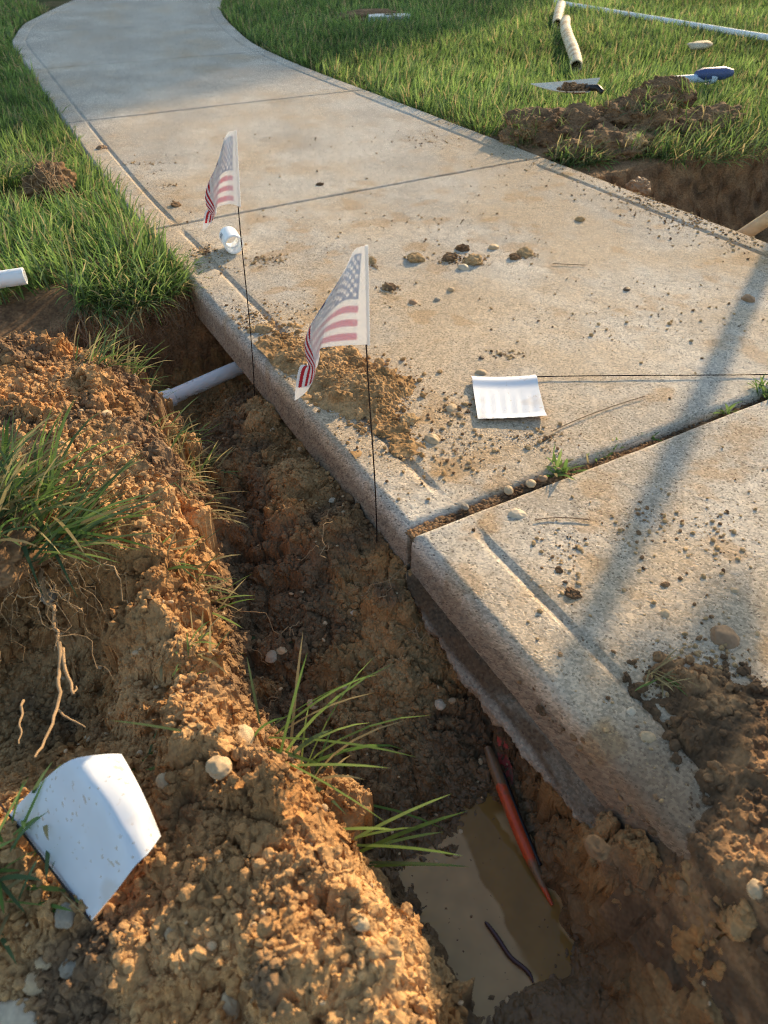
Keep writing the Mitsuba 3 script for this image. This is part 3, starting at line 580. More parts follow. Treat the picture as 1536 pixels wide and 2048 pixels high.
# flag lying face down on the slab
t = thing('marker_flag', 'white flag lying face down on the slab with its wire', 'marker flag', 'small flags on wire stakes')
c = {k: ground_at(*k) for k in ((942, 760), (1070, 757), (1092, 843), (955, 845))}
a, b, d, e = [c[k] for k in ((942, 760), (1070, 757), (1092, 843), (955, 845))]
n, m = 40, 40; k1, k2 = np.meshgrid(np.linspace(0, 1, n), np.linspace(0, 1, m), indexing='ij')
P = ((1 - k1) * (1 - k2))[..., None] * a + (k1 * (1 - k2))[..., None] * b + (k1 * k2)[..., None] * d + ((1 - k1) * k2)[..., None] * e
P[..., 2] = .0042 + .00025 * np.sin(k1 * 40 + k2 * 3) * smooth01(.3, .6, k2) + .005 * np.exp(-((k2 - .13) / .09) ** 2) + .007 * (k1 * (1 - k1)) * smooth01(.9, 1, k2) + .003 * np.abs(k1 - .5) ** 2 * 4 + .004 * smooth01(.85, 1, k2) * k1
f = grid_faces(n, m); uvw = np.stack([k2, k1], -1).reshape(-1, 2)
obj('sheet', (P.reshape(-1, 3), f), 'm_white_film', t, smooth=True); obj('printed_face', ((P - [0, 0, .0007]).reshape(-1, 3), f), 'm_flag_print', t, smooth=True, uv=uvw, label='underside print, showing faintly through')
w0, w1 = b, ground_at(1536, 752); wd = (w1 - w0) / np.linalg.norm(w1 - w0)
k = np.linspace(0, 1, 16)[:, None]; wp = a + (b - a) * .02 + (w0 + wd * .50 - a) * k; wp[:, 2] = .0030 + .003 * k[:, 0] + .0015 * np.sin(k[:, 0] * 6)
obj('wire', tube(wp, .0010, 7), 'm_wire', t, smooth=True)
# bent white flag in the foreground
t = thing('marker_flag', 'plain white bent flag leaning on the near soil mound', 'marker flag', 'small flags on wire stakes')
g = lambda px, py, z: ground_at(px, py, z)
W4 = [[g(182, 1842, .010), g(100, 1735, .002), g(18, 1630, .004)], [g(228, 1787, .040), g(165, 1685, .042), g(85, 1562, .036)], [g(285, 1718, .062), g(232, 1618, .076), g(165, 1514, .066)], [g(322, 1672, .050), g(285, 1585, .068), g(243, 1508, .060)]]
w, pr, f, uv = flag_sheet(W4, [0, .33, .68, 1], VS, gap=-.0007)
rip = .0016 * (nfbm(w * 40, 2, 3) - .5)
w[:, 2] += rip; pr[:, 2] += rip
obj('sheet', (w, f), 'm_white_film', t, smooth=True); obj('printed_face', (pr, f), 'm_flag_print', t, smooth=True, uv=uv, label='printed underside, turned away')
p0 = g(182, 1842, .010); p1 = g(18, 1630, .004); k = np.linspace(0, 1, 14)[:, None]
obj('wire', tube(p0 + (p1 - p0) * k * 3.2 + np.array([0, 0, -.02]) * np.clip(k * 3.2 - 1, 0, 3), .0010, 7), 'm_wire', t, smooth=True)

# ---------------------------------------------------------------- pipes
def pvc_coupling():
    t = thing('pipe_coupling', 'short white plastic pipe coupling lying on the slab', 'pipe fitting')
    c = np.array([.497, 1.632, .0235]); ax = np.array([-.14, -1.0, 0]); ax /= np.linalg.norm(ax); ro, ri = .0215, .0175; L = .062
    o = c - ax * L / 2
    st = [(0, ri), (0, ro - .0012), (.0012, ro), (L - .0012, ro), (L, ro - .0012), (L, ri), (L - .026, ri - .0004), (L - .026, ri - .0032), (L * .44, ri - .0032), (L * .44, ri), (0, ri)]
    obj('body', rings_mesh([o + ax * s for s, _ in st], [r for _, r in st], ax, 40), 'm_pvc', t, smooth=35)
    a = np.cross(ax, [0, 0, 1.0]); a /= np.linalg.norm(a); up = np.cross(ax, a); up *= np.sign(up[2]); left = a if a[0] < 0 else -a
    s, th = np.meshgrid(np.linspace(.012, .030, 6), np.linspace(math.radians(50), math.radians(85), 8), indexing='ij')
    P = o + s[..., None] * ax + (ro + .0004) * (np.cos(th)[..., None] * up + np.sin(th)[..., None] * left)
    obj('printed_label', (P.reshape(-1, 3), grid_faces(6, 8)), 'm_barcode', t, uv=np.stack([(s - .012) / .018, (th - th.min()) / np.ptp(th)], -1).reshape(-1, 2), smooth=True, label='small grey printed barcode patch')
pvc_coupling()
t = thing('drain_pipe', 'muddy white plastic pipe crossing the trench under the slab', 'pipe')
pa, pb = np.array([.42, 1.345, -.125]), np.array([.12, 1.292, -.145]); q = pa + (pb - pa) * .70
obj('pipe', pipe_mesh(pa, q, .0150, .012), 'm_dirty_pvc', t, smooth=35); obj('coupling', pipe_mesh(pa + (pb - pa) * .62, pb, .0185, .0152), 'm_dirty_pvc', t, smooth=35, label='wider end coupling of the pipe')
obj('loose_pipe', pipe_mesh((.056, 1.642, .030), (-.22, 1.697, .024), .0170, .0138), 'm_pvc', smooth=35, label='white plastic pipe end lying on grass at the left edge', cat='pipe')
pa, pb = ground_at(1160, 13, .015), ground_at(1536, 75, .032); dd = (pb - pa) / np.linalg.norm(pb - pa)
obj('long_pipe', pipe_mesh(pa - dd * .3, pb + dd * 1.0, .0145, .011), 'm_pvc', smooth=35, label='long thin white plastic pipe lying far across the lawn', cat='pipe')
def bent_tube(name, pts, r, label):
    p = np.array(pts); k = np.linspace(0, 1, 18); q = CubicSpline(np.linspace(0, 1, len(p)), p, axis=0)(k)
    rr = r * (1 + .12 * (nfbm(np.stack([k * 9, k * 0, k * 0], -1), 2, 5) - .5)); vo, fo = tube(q, rr, 18, False); vi, fi = tube(q, rr * .78, 18, False)
    vo += .004 * (nfbm(vo * 30, 2, 6)[:, None] - .5); N = len(vo); j = np.arange(18); e = []
    for s in (0, (len(q) - 1) * 18):
        e += [np.stack([s + j, s + (j + 1) % 18, N + s + (j + 1) % 18], 1), np.stack([s + j, N + s + (j + 1) % 18, N + s + j], 1)]
    return obj(name, (np.vstack([vo, vi]), np.vstack([fo, fi[:, ::-1] + N] + e)), 'm_tan_tube', smooth=40, label=label, cat='tube')
bent_tube('tan_tube', [ground_at(1152, 132, .03), ground_at(1146, 100, .05), ground_at(1134, 68, .05), ground_at(1131, 42, .05)], .027, 'curved muddy tan tube with a dark open end on the lawn')
bent_tube('tan_tube', [ground_at(1114, 48, .03), ground_at(1117, 28, .05), ground_at(1122, 11, .06)], .027, 'shorter tan tube piece farther back on the shaded lawn')
# orange conduit torn open in the puddle
t = thing('orange_conduit', 'orange cable conduit torn open in the trench beside the puddle', 'conduit')
cp = CubicSpline([0, .4, .75, 1], np.array([(.336, .372, -.158), (.322, .318, -.1655), (.307, .252, -.1745), (.299, .198, -.183)]), axis=0)(np.linspace(0, 1, 30))
kk = np.linspace(0, 1, 30); ang = np.linspace(math.radians(-150), math.radians(95), 14)
tv = np.gradient(cp, axis=0); tv /= np.linalg.norm(tv, axis=1, keepdims=True); sd = np.cross(tv, [0, 0, 1.0]); sd /= np.linalg.norm(sd, axis=1, keepdims=True); un = np.cross(sd, tv)
rr = .0072 * np.interp(kk, [0, .2, .75, 1], [.6, 1, .9, .25])
cv = cp[:, None] + rr[:, None, None] * (np.sin(ang)[None, :, None] * sd[:, None] + np.cos(ang)[None, :, None] * un[:, None])
obj('sleeve', (cv.reshape(-1, 3), grid_faces(30, 14)), 'm_orange', t, smooth=True)
obj('cable', tube(cp[8:25] + sd[8:25] * .0064 * np.sign((sd @ [-1, 0, 0])[8:25, None]) * -1 + [0, 0, .002], .0026, 8), 'm_black', t, smooth=True, label='black cable showing in the tear')
# earthworm
wp = CubicSpline(np.linspace(0, 1, 6), np.array([ground_at(px, py, PW + .002) for px, py in ((970, 1843), (985, 1862), (1003, 1888), (1022, 1915), (1047, 1935), (1066, 1965))]), axis=0)(np.linspace(0, 1, 40))
obj('earthworm', tube(wp, .0026 * np.interp(np.linspace(0, 1, 40), [0, .06, .3, .9, 1], [.35, .8, 1, .9, .3]) * (1 + .06 * np.sin(np.arange(40) * 2.6)), 10), 'm_worm', smooth=True, label='dark brown earthworm stretched across the muddy puddle edge', cat='worm')

# ---------------------------------------------------------------- pebbles and clods, one by one
def pebble(px, py, size, tone, label, z=None, squash=.66, aspect=1.25, name='pebble', cat='pebble', sub=3, rough=.22, seed=None, group=None, lift=.12):
    seed = seed or int(px * 7 + py)
    p = ground_at(px, py, 0.0)
    for _ in range(8):
        zz = (top_z(p[0], p[1]) if z is None else z); p = ground_at(px, py, zz)
    dist = np.linalg.norm(p - EYE); r = size / 2 * dist / 1469
    v, f = stone(sub, (r * aspect, r, r * squash), seed, rough)
    if name == 'soil_clod': v = v * (1 + .55 * (nfbm(v / r * 2.6 + seed, 3, seed)[:, None] - .5)) + r * .22 * (nnoise(v / r * 6.5, seed)[:, None] - .5)
    v = v @ rot(seed * 1.7 % 6.28, .2 * math.sin(seed)).T + p + [0, 0, r * squash * lift]
    return obj(name, (v, f), tone if tone.startswith('m_') else 'm_pebble_' + tone, smooth=True if name == 'pebble' else 45, label=label, cat=cat, group=group)
for a in (
    (865, 880, 28, 'tan', 'round tan pebble on the slab, right of the soil heap'),
    (987, 496, 18, 'tan', 'tan pebble at the right end of the scattered bits on the far slab half'),
    (928, 537, 19, 'pale', 'pale pebble in front of the dark clods on the slab'),
    (826, 606, 15, 'brown', 'reddish pebble on the slab, left of two in a row'),
    (874, 600, 12, 'grey', 'small grey pebble on the slab, right of the reddish one'),
    (902, 580, 14, 'tan', 'small tan pebble above the grey pebble on the slab'),
    (902, 818, 22, 'tan', 'flattish tan pebble between the soil heap and the lying flag'),
    (962, 746, 17, 'tan', 'tan pebble beside the far corner of the lying flag'),
    (963, 716, 12, 'dark', 'small dark pebble beyond the lying flag'),
    (1036, 1028, 30, 'pale', 'smooth oblong pale pebble on the near slab by the open joint'),
    (1085, 957, 18, 'brown', 'brownish pebble touching the weed in the open joint'),
    (1062, 967, 20, 'tan', 'tan pebble in the open joint, left of the weed'),
    (1017, 981, 18, 'tan', 'tan pebble in the open joint, farthest left of its row'),
    (930, 1014, 15, 'grey', 'grey pebble in the open joint near the slab corner'),
    (1253, 579, 12, 'dark', 'tiny dark pebble alone on the slab towards the hole'),
    (1496, 598, 22, 'brown', 'flat brown pebble in the strip of shadow at the right edge'),
    (1330, 1228, 17, 'tan', 'small tan pebble on the near slab beside the strip of shadow'),
    (1468, 1181, 12, 'tan', 'tiny tan pebble near the right edge of the near slab'),
    (1450, 1277, 48, 'brown', 'flat brown stone in the patch of shade on the near slab'),
    (1295, 1474, 24, 'tan', 'tan stone in the spilled soil on the slab edge'),
    (1262, 1423, 16, 'pale', 'pale pebble at the border of the spilled soil'),
    (1510, 1778, 26, 'tan', 'round tan pebble on the mud at the lower right edge'),
    (880, 1408, 20, 'pale', 'oval pale pebble on the trench floor'),
    (905, 1402, 14, 'tan', 'small tan pebble beside the oval pale one in the trench'),
    (708, 1226, 12, 'pale', 'tiny whitish pebble in the middle of the trench'),
    (543, 1314, 22, 'grey', 'grey pebble on the trench floor near the mound'),
    (562, 1300, 20, 'tan', 'tan pebble beside the grey one on the trench floor'),
    (626, 1408, 22, 'tan', 'upright tan pebble behind the grass tuft in the trench'),
    (665, 1001, 14, 'pale', 'tiny pale pebble among the trench clods'),
    (1195, 1693, 38, 'm_spill', 'rough brown stone in the mud under the slab'),
    (288, 858, 18, 'tan', 'smooth tan pebble near the rim of the upper mound'),
    (212, 829, 20, 'tan', 'dusty tan pebble on top of the upper mound'),
    (480, 1478, 46, 'tan', 'broad pale tan stone in the soil above the white flag'),
    (437, 1532, 42, 'tan', 'smooth upright orange tan stone on the near mound'),
    (327, 1563, 26, 'tan', 'tan pointed pebble right of the bent white flag'),
    (345, 1863, 24, 'tan', 'tan pebble on the flank of the near mound'),
    (143, 1932, 32, 'grey', 'round grey brown pebble below the bent white flag'),
    (68, 1967, 30, 'tan', 'tan pebble left of the round grey brown one'),
    (88, 1925, 22, 'tan', 'small tan pebble above the others at lower left'),
    (42, 2040, 64, 'pale', 'large pale stone at the lower left corner'),
    (130, 1830, 32, 'grey', 'grey pebble right under the tip of the bent flag'),
    (460, 2010, 34, 'tan', 'rounded tan stone at the bottom of the near mound'),
    (100, 1190, 30, 'grey', 'grey stone in the hollow under the sod clump'),
    (722, 1846, 26, 'tan', 'tan pebble near the rim of the near mound'),
): pebble(*a, **({'rough': .36, 'lift': -.2} if a[2] >= 30 else {'rough': .27, 'lift': 0.0} if a[2] >= 20 else {}))
for a in (
    (817, 842, 34, 'm_clod', 'largest round clod at the front of the soil heap'), (640, 796, 26, 'm_clod', 'clod under the tip of the nearer flag'),
    (1144, 1188, 24, 'm_dark_soil', 'dark clod on the near slab right of the groove'), (1118, 1142, 16, 'm_dark_soil', 'small dark clod near the groove on the near slab'),
    (352, 411, 17, 'm_dark_soil', 'dark clod beside the farther flag on the path'), (203, 297, 13, 'm_pebble_brown', 'brown bit at the grass edge of the path'),
    (640, 370, 10, 'm_dark_soil', 'tiny dark clod alone in the middle of the path'), (946, 523, 34, 'm_clod', 'widest clod in the scatter of soil on the slab'),
    (900, 518, 26, 'm_dark_soil', 'dark clod left of the widest one on the slab'), (925, 498, 24, 'm_dark_soil', 'dark clod behind the widest one on the slab'),
    (830, 519, 30, 'm_clod', 'flat clod left of the scatter on the slab'), (1050, 508, 24, 'm_clod', 'clod right of the scatter on the slab'),
    (1030, 516, 20, 'm_dark_soil', 'small dark clod before the right hand one on the slab'), (780, 577, 22, 'm_dark_soil', 'dark clod right of the nearer flag'),
    (1160, 440, 16, 'm_clod', 'small clod towards the far corner of the slab'), (1330, 1170, 14, 'm_dark_soil', 'little dark clod on the near slab past the strip of shadow'),
    (744, 524, 18, 'm_clod', 'clod touching the top of the nearer flag in view'), (530, 660, 30, 'm_clod', 'pale clod at the slab edge behind the farther wire'),
    (505, 662, 20, 'm_clod', 'small clod at the slab edge beside the farther wire'), (1295, 1358, 16, 'm_dark_soil', 'clod by the dry grass at the spilled soil'),
): pebble(*a, name='soil_clod', cat='soil clod', sub=4, rough=.42, squash=.62)
# sharp slate in the mud
sv = np.array([[.395, .165, -.07], [.36, .185, -.068], [.345, .165, -.082], [.372, .135, -.074], [.38, .165, -.088], [.36, .155, -.094]])
hull = trimesh.convex.convex_hull(sv); obj('slate_stone', hull, 'm_pebble_grey', label='sharp triangular grey stone under the slab edge', cat='stone')

# ---------------------------------------------------------------- loose crumbs
rng = np.random.default_rng(55)
# the heap on the slab
ex = np.arange(.372, .68, .0016); ey = np.arange(.62, 1.36, .0018); EX, EY = np.meshgrid(ex, ey, indexing='ij'); E3 = np.stack([EX, EY, 0 * EX], -1)
en = nfbm(E3 * 14, 4, 3) - .5
eh = 1.1 * np.exp(-(((EX - .475 - .12 * (EY - .93)) / .075) ** 2 + ((EY - .94) / .125) ** 2)) + .62 * np.exp(-(((EX - .425) / .05) ** 2 + ((EY - 1.14) / .17) ** 2)) + .3 * np.exp(-(((EX - .46) / .05) ** 2 + ((EY - .76) / .07) ** 2))
ez = .026 * (eh - .40 + 1.25 * en) * np.where(eh - .40 + 1.25 * en > 0, 1, .3)
em = np.clip(eh * 1.6 - .3, 0, 1)
ez = clods(ez, EX, EY, 41, 300, .006, .016, 1.8, em * .6, .2); ez = clods(ez, EX, EY, 42, 2600, .0026, .006, 1.6, em * .9, .3); ez = clods(ez, EX, EY, 43, 12000, .0016, .003, 1.5, em, .2)
ez += em * .004 * (nnoise(E3 * 230, 3) - .5) + em * .005 * (nfbm(E3 * 90, 2, 4) - .5)
heap = thing('soil_heap', 'heap of crumbled ochre soil on the slab edge by the nearer flag', 'soil heap')
v, f, _ = compact(np.stack([EX, EY, ez], -1).reshape(-1, 3), grid_faces(len(ex), len(ey), mid(ez) > .0004))
obj('packed_soil', (v, f), 'm_heap', heap)
n = 5200; hp = np.column_stack([rng.uniform(.374, .67, n), rng.uniform(.63, 1.35, n)]); EZF = RectBivariateSpline(ex, ey, ez, kx=1, ky=1); EMF = RectBivariateSpline(ex, ey, eh, kx=1, ky=1)
hp = hp[rng.random(n) < EMF(hp[:, 0], hp[:, 1], grid=False) * .9]; rad = .0008 * (7.0 ** (rng.random(len(hp)) ** 3.0))
key = obj('crumbs', scatter(np.column_stack([hp, np.maximum(EZF(hp[:, 0], hp[:, 1], grid=False), 0) + rad * .4]), rad, 3, 1, .8, .5), 'm_heap', heap, kind='stuff')
# crumbs swept over the slabs
n = 34000; x, y = rng.uniform(.37, 1.57, n), rng.uniform(.05, 2.6, n)
pp = np.stack([x, y, 0 * x], -1); nz = nfbm(pp * 7, 3, 12); fine = nfbm(pp * 25, 2, 13)
w = .02 + .42 * smooth01(.45, .62, nfbm(pp * 4 + 3, 3, 31)) * smooth01(.4, .6, fine) + .9 * np.exp(-((x - .41) / .055) ** 2) * (y > .66) * (y < 1.75) * smooth01(.35, .6, nz) + .95 * np.exp(-((1.56 - x) / .10) ** 2) * smooth01(2.1, 1.75, y) * (y > .9) * smooth01(.3, .55, nz)
w += .5 * smooth01(.5, .2, y) * (x < .8) + .5 * np.exp(-((x - .52) / .05) ** 2 - ((y - 1.62) / .02) ** 2) + .25 * smooth01(.56, .72, nz) * smooth01(.5, .62, fine) + .7 * np.exp(-((x - .40) / .025) ** 2 - ((y - 1.66) / .02) ** 2) + .7 * np.exp(-((x - .545) / .03) ** 2 - ((y - 1.605) / .012) ** 2)
w *= np.where(y > 1.95, .45, 1); ok = rng.random(n) < w * .9; x, y = x[ok], y[ok]
rad = .0007 * (6.0 ** (rng.random(len(x)) ** 4.2))
fx, fy, fr = [], [], []
for px, py, sx, sy, cnt in ((945, 522, 34, 12, 150), (900, 520, 24, 10, 110), (1050, 512, 34, 10, 110), (830, 520, 22, 6, 60), (290, 326, 40, 5, 90), (340, 372, 20, 4, 40), (1015, 710, 34, 8, 90), (780, 578, 22, 8, 60), (530, 520, 32, 10, 240), (410, 505, 26, 9, 200), (500, 640, 34, 22, 200), (560, 690, 34, 22, 220), (1160, 285, 60, 20, 160),
                             (870, 285, 60, 16, 130), (1290, 390, 90, 22, 420), (1420, 440, 90, 26, 700), (1480, 480, 50, 20, 320), (1350, 410, 60, 14, 260), (1080, 880, 60, 24, 160), (900, 830, 50, 36, 200), (930, 900, 60, 40, 200), (1140, 1130, 50, 70, 160), (1290, 1060, 80, 60, 160), (1440, 1080, 70, 70, 160), (1400, 1330, 90, 50, 260), (745, 530, 14, 10, 40), (1200, 640, 140, 60, 120), (1400, 640, 100, 60, 100)):
    for _ in range(cnt):
        q = ground_at(px + rng.normal(0, sx * .6), py + rng.normal(0, sy * .6)); fx.append(q[0]); fy.append(q[1])
fx, fy = np.array(fx), np.array(fy); ok = (fx > .375) & (fx < 1.572); fx, fy = fx[ok], fy[ok]; x, y = np.append(x, fx), np.append(y, fy); rad = np.append(rad, .0008 * (6.0 ** (rng.random(len(fx)) ** 2.6)))
dk = rng.random(len(x)) < .35; cr = np.column_stack([x, y, rad * .4])
obj('soil_crumbs', scatter(cr[~dk], rad[~dk], 4, 0), 'm_clod', label='fine ochre soil crumbs scattered over the concrete slabs', cat='soil crumbs', kind='stuff')
obj('dark_crumbs', scatter(cr[dk], rad[dk] * .9, 44, 0), 'm_dark_soil', label='fine dark soil crumbs scattered over the concrete slabs', cat='soil crumbs', kind='stuff')
n = 5200; x, y = rng.uniform(.345, .95, n), rng.uniform(-.05, .36, n); z = DZF(x, y, grid=False); ok = z > -.004 - .03 * (x < .37); x, y, z = x[ok], y[ok], z[ok]; ok = (x > .37) | (z > soil_z(x, y)); x, y, z = x[ok], y[ok], z[ok]; rad = .0011 * (6.5 ** (rng.random(len(x)) ** 3.0))
obj('spill_crumbs', scatter(np.column_stack([x, y, np.maximum(z, 0) * (x > .37) + z * (x <= .37) + rad * .3]), rad, 24, 1, .9, .6), 'm_spill', label='crumbs and lumps over the spilled soil at the near slab end', cat='soil crumbs', kind='stuff')
# dirt in the open joint
n = 2600; x = XL + (XR - XL) * rng.random(n) ** 1.5; y = .603 + rng.uniform(-.008, .006, n); rad = .0011 * (4.0 ** (rng.random(n) ** 2.2))
fill = np.interp(x, [.36, .55, .8, 1.58], [-.006, -.005, -.014, -.016])
obj('joint_dirt', scatter(np.column_stack([x, y, fill + rad * .5 * rng.random(n)]), rad, 5, 0), 'm_dark_soil', label='dark dirt and grit packed in the open slab joint', cat='soil crumbs', kind='stuff')
bx = np.linspace(XL - .002, XR, 120); bz = np.interp(bx, [.36, .55, .8, 1.58], [-.009, -.008, -.017, -.019]) + .004 * (nfbm(np.stack([bx * 60, bx * 0, bx * 0], -1), 3, 2) - .5)
jv = np.stack([np.stack([bx, bx * 0 + yy, bz - (0 if 0 < i < 2 else .003)], 1) for i, yy in enumerate((.592, .602, .614))], 1)
obj('joint_bed', (jv.reshape(-1, 3), grid_faces(120, 3)), 'm_dark_soil', kind='structure')
# crumbs and gravel on the dug soil
n = 42000; x, y = rng.uniform(-.2, .36, n), rng.uniform(.03, 1.5, n)
ok = rng.random(n) < np.clip(1.15 - y * .6, .25, 1); x, y = x[ok], y[ok]; ok = ~((np.abs(x - .23) < .09) & (y < .33) & (x > .12)); x, y = x[ok], y[ok]
rad = .0009 * (6.5 ** (rng.random(len(x)) ** 3.4)); z = soil_z(x, y)
obj('loose_soil', scatter(np.column_stack([x, y, z + rad * .3]), rad, 6, 1, .9, .6), 'm_soil', label='loose crumbs of soil over the mound and trench', cat='soil crumbs', kind='stuff')
ww = np.argwhere((st > .5) & (GY > .05) & (GY < 1.5) & (GX < .3)); ww = ww[rng.choice(len(ww), 7500)]
rw = .0012 * (6.5 ** (rng.random(len(ww)) ** 2.8)); obj('rim_crumbs', scatter(V3[ww[:, 0], ww[:, 1]], rw, 16, 1, .9, .6), 'm_soil', label='crumbs clinging to the steep trench sides', cat='soil crumbs', kind='stuff')
n = 420; x, y = rng.uniform(-.2, .36, n), rng.uniform(.03, 1.4, n); rad = .0018 * (2.6 ** (rng.random(n) ** 2)); z = soil_z(x, y)
obj('gravel', scatter(np.column_stack([x, y, z + rad * .35]), rad, 7, 1, .7, .12), 'm_pebble_tan', smooth=True, label='fine gravel mixed through the dug soil', cat='gravel', kind='stuff')

# ---------------------------------------------------------------- sod, tufts, weeds, roots
def on_soil(px, py):
    p = ground_at(px, py, 0)
    for _ in range(10): p = ground_at(px, py, float(soil_z(np.clip(p[0], -.29, .45), np.clip(p[1], -.13, 1.79))))
    return p
sod = thing('sod_clump', 'large turned sod clump with long green grass at the left edge', 'sod clump')
v, f = stone(5, (.085, .09, .045), 77, .35, 1.8); v = v * (1 + .5 * (nfbm(v * 45, 4, 7)[:, None] - .5)); obj('soil_block', (v + [-.125, .80, .045], f), 'm_dark_soil', sod, smooth=45)
tuft('blades', None, (-.085, .80, .07), 190, .06, (.07, .16), (.003, .006), (.25, 1.1), (.3, 1.2), 5, 0.2, 3.6, .38, .3, parent=sod)
tuft('blades', None, (-.05, .74, .055), 60, .03, (.08, .17), (.003, .0058), (.9, 1.35), (.1, .8), 6, -.1, 1.9, .2, .5, parent=sod)
rs = []
for i in range(30):
    s = np.array([-.06 + rng.normal(0, .025), .70 + rng.normal(0, .03), .045]); e = s + [rng.normal(.015, .03), rng.normal(-.08, .05), -rng.uniform(.04, .11)]
    e = s + (e - s) * .7; rs.append(root([s, (s + e) / 2 + [rng.normal(0, .012), 0, .012], e], rng.uniform(.0003, .0009), .03, i))
obj('roots', join(rs), 'm_root', sod, smooth=True)
for i, (px, py, ex, ey) in enumerate(((60, 1010, 155, 1195), (30, 1040, 85, 1190), (20, 1060, 12, 1180))):
    s, e = ground_at(px, py, .06), ground_at(ex, ey, .03)
    k = np.linspace(0, 1, 12)[:, None]; c = s + (e - s) * k + np.array([0, 0, .03]) * (k * (1 - k)) * 2; w = .0035 * np.interp(k[:, 0], [0, .3, 1], [.7, 1, .1]); sdv = np.cross(e - s, [0, 0, 1.0]); sdv /= np.linalg.norm(sdv)
    vv = np.stack([c - sdv * w[:, None], c + sdv * w[:, None]], 1).reshape(-1, 3); obj('hanging_blade', (vv, grid_faces(12, 2)), 'm_grass', sod, color=np.tile([.09, .15, .08], (24, 1)), smooth=True)
rs = [root([ground_at(115, 1290, .02), ground_at(122, 1400, .02), ground_at(75, 1525, .03)], .0028, .012, 3, 18), root([ground_at(125, 1300, .02), ground_at(142, 1390, .025), ground_at(150, 1375, .02)], .0022, .01, 4), root([ground_at(112, 1420, .015), ground_at(172, 1455, .025)], .0013, .004, 5), root([ground_at(45, 1400, .01), ground_at(42, 1490, .015)], .0016, .005, 6), root([ground_at(90, 1150, .0), ground_at(115, 1300, .015)], .0035, .02, 8)]
obj('hanging_root', join(rs), 'm_root', smooth=True, label='brown forked root hanging in the hollow left of the mound', cat='root')
TUFTS = [((.108, .405), 28, .04, (.05, .165), (.0024, .0046), (.3, 1.35), (.1, 1.4), .2, 3.2, .2, 'long bladed grass tuft on the trench rim above the near mound'),
         ((.122, .31), 8, .018, (.06, .13), (.003, .005), (.9, 1.35), (.1, .5), -.5, .8, .05, 'few flat green blades reaching over the puddle'),
         ((350, 880), 70, .045, (.03, .085), (.002, .0036), (.3, 1.4), (.2, 1.3), .3, 2.6, .55, 'pale straggling grass fringe on the rim below the pipe'),
         ((300, 790), 34, .03, (.03, .09), (.002, .004), (.1, .8), (.1, .9), .5, 3.4, .55, 'dry upright grass blades in front of the pipe'),
         ((210, 730), 110, .06, (.04, .10), (.002, .0036), (.5, 1.4), (.2, 1.2), .3, 2.0, .4, 'drooping grey green grass over the far mound shoulder'),
         ((390, 1000), 30, .03, (.03, .07), (.0018, .003), (.9, 1.7), (.3, 1.3), -.6, 1.6, .7, 'withered grass hanging from the trench rim beside the mound'),
         ((370, 1160), 30, .03, (.02, .075), (.002, .0048), (.7, 1.5), (.1, .9), -.1, 2.4, .4, 'scrappy grass bits halfway along the mound rim'),
         ((375, 1330), 40, .028, (.02, .05), (.002, .004), (.4, 1.4), (.2, 1.2), -.4, 3.6, .35, 'small matted grass bit on the mound rim over the trench'),
         ((200, 1310), 8, .015, (.04, .075), (.003, .0045), (1.0, 1.4), (.1, .5), -.4, 1.0, .1, 'green blades lying out of the mound by the root'),
         ((20, 1700), 60, .05, (.04, .09), (.003, .0055), (.4, 1.3), (.1, .9), -.6, 2.8, .15, 'green grass tuft at the left edge beside the bent flag'),
         ((290, 1525), 7, .02, (.03, .06), (.002, .004), (1.1, 1.5), (0, .4), .3, 1.4, .2, 'short flat blades behind the bent white flag'),
         ((400, 1490), 1, .012, (.06, .10), (.003, .0045), (1.2, 1.5), (0, .2), 2.4, .6, .6, 'stiff straw stem across the soil above the bent flag'),
         ((100, 690), 50, .07, (.02, .06), (.002, .0034), (.3, 1.1), (.2, 1.1), 1.0, 6.0, .35, 'sparse short grass behind the upper mound'),
         ((500, 1270), 1, .01, (.07, .09), (.004, .006), (1.35, 1.55), (0, .2), -.9, .5, .7, 'broad straw blade sticking out over the trench')]
for i, (c, n, r, L, W, ln, cu, y0, sp, dry, lab) in enumerate(TUFTS):
    p = np.array([*c, 0]) if c[0] < 3 else on_soil(*c); tuft('grass_tuft', lab, p, n, r, L, W, ln, cu, 300 + i, y0, sp, dry, .3, zfun=lambda x, y: float(soil_z(np.clip(x, -.29, .45), np.clip(y, -.13, 1.79))))
tuft('overhanging_grass', 'thick bright grass hanging over the far end of the trench', (.26, 1.60, -.018), 1300, .12, (.04, .09), (.0026, .0044), (.1, 1.2), (.3, 1.6), 41, -1.3, 2.6, .18, .2, cat='grass')
tuft('overhanging_grass', 'pale drooping blades over the dark end wall of the trench', (.20, 1.56, -.02), 220, .08, (.06, .11), (.002, .0036), (.9, 1.6), (.4, 1.4), 42, -1.5, 1.6, .5, .4, cat='grass')
WEED = [((1118, 940), 30, .014, (.014, .042), 'leafy green weed in the open joint beside the pebbles'), ((1452, 822), 9, .006, (.018, .04), 'small three bladed weed farther along the open joint'), ((1530, 785), 44, .014, (.02, .045), 'bushy green weed in the joint at the right edge')]
for i, (c, n, r, L, lab) in enumerate(WEED):
    p = ground_at(*c, -.005); tuft('joint_weed', lab, p, n, r, L, (.003, .0062), (.2, 1.3), (.1, .9), 500 + i, None, 6.28, .05, .1, cat='weed')
p = [ground_at(px, py, -.006) for px, py in ((1140, 925), (1165, 918), (1190, 910), (1215, 905), (1240, 885), (1300, 868))]
for i, q in enumerate(p): tuft('moss_sprig', None, q, 14, .012, (.006, .02), (.002, .004), (.3, 1.4), (.1, .6), 520 + i, None, 6.28, .25, .1, cat='weed', group='moss sprigs along the open joint')
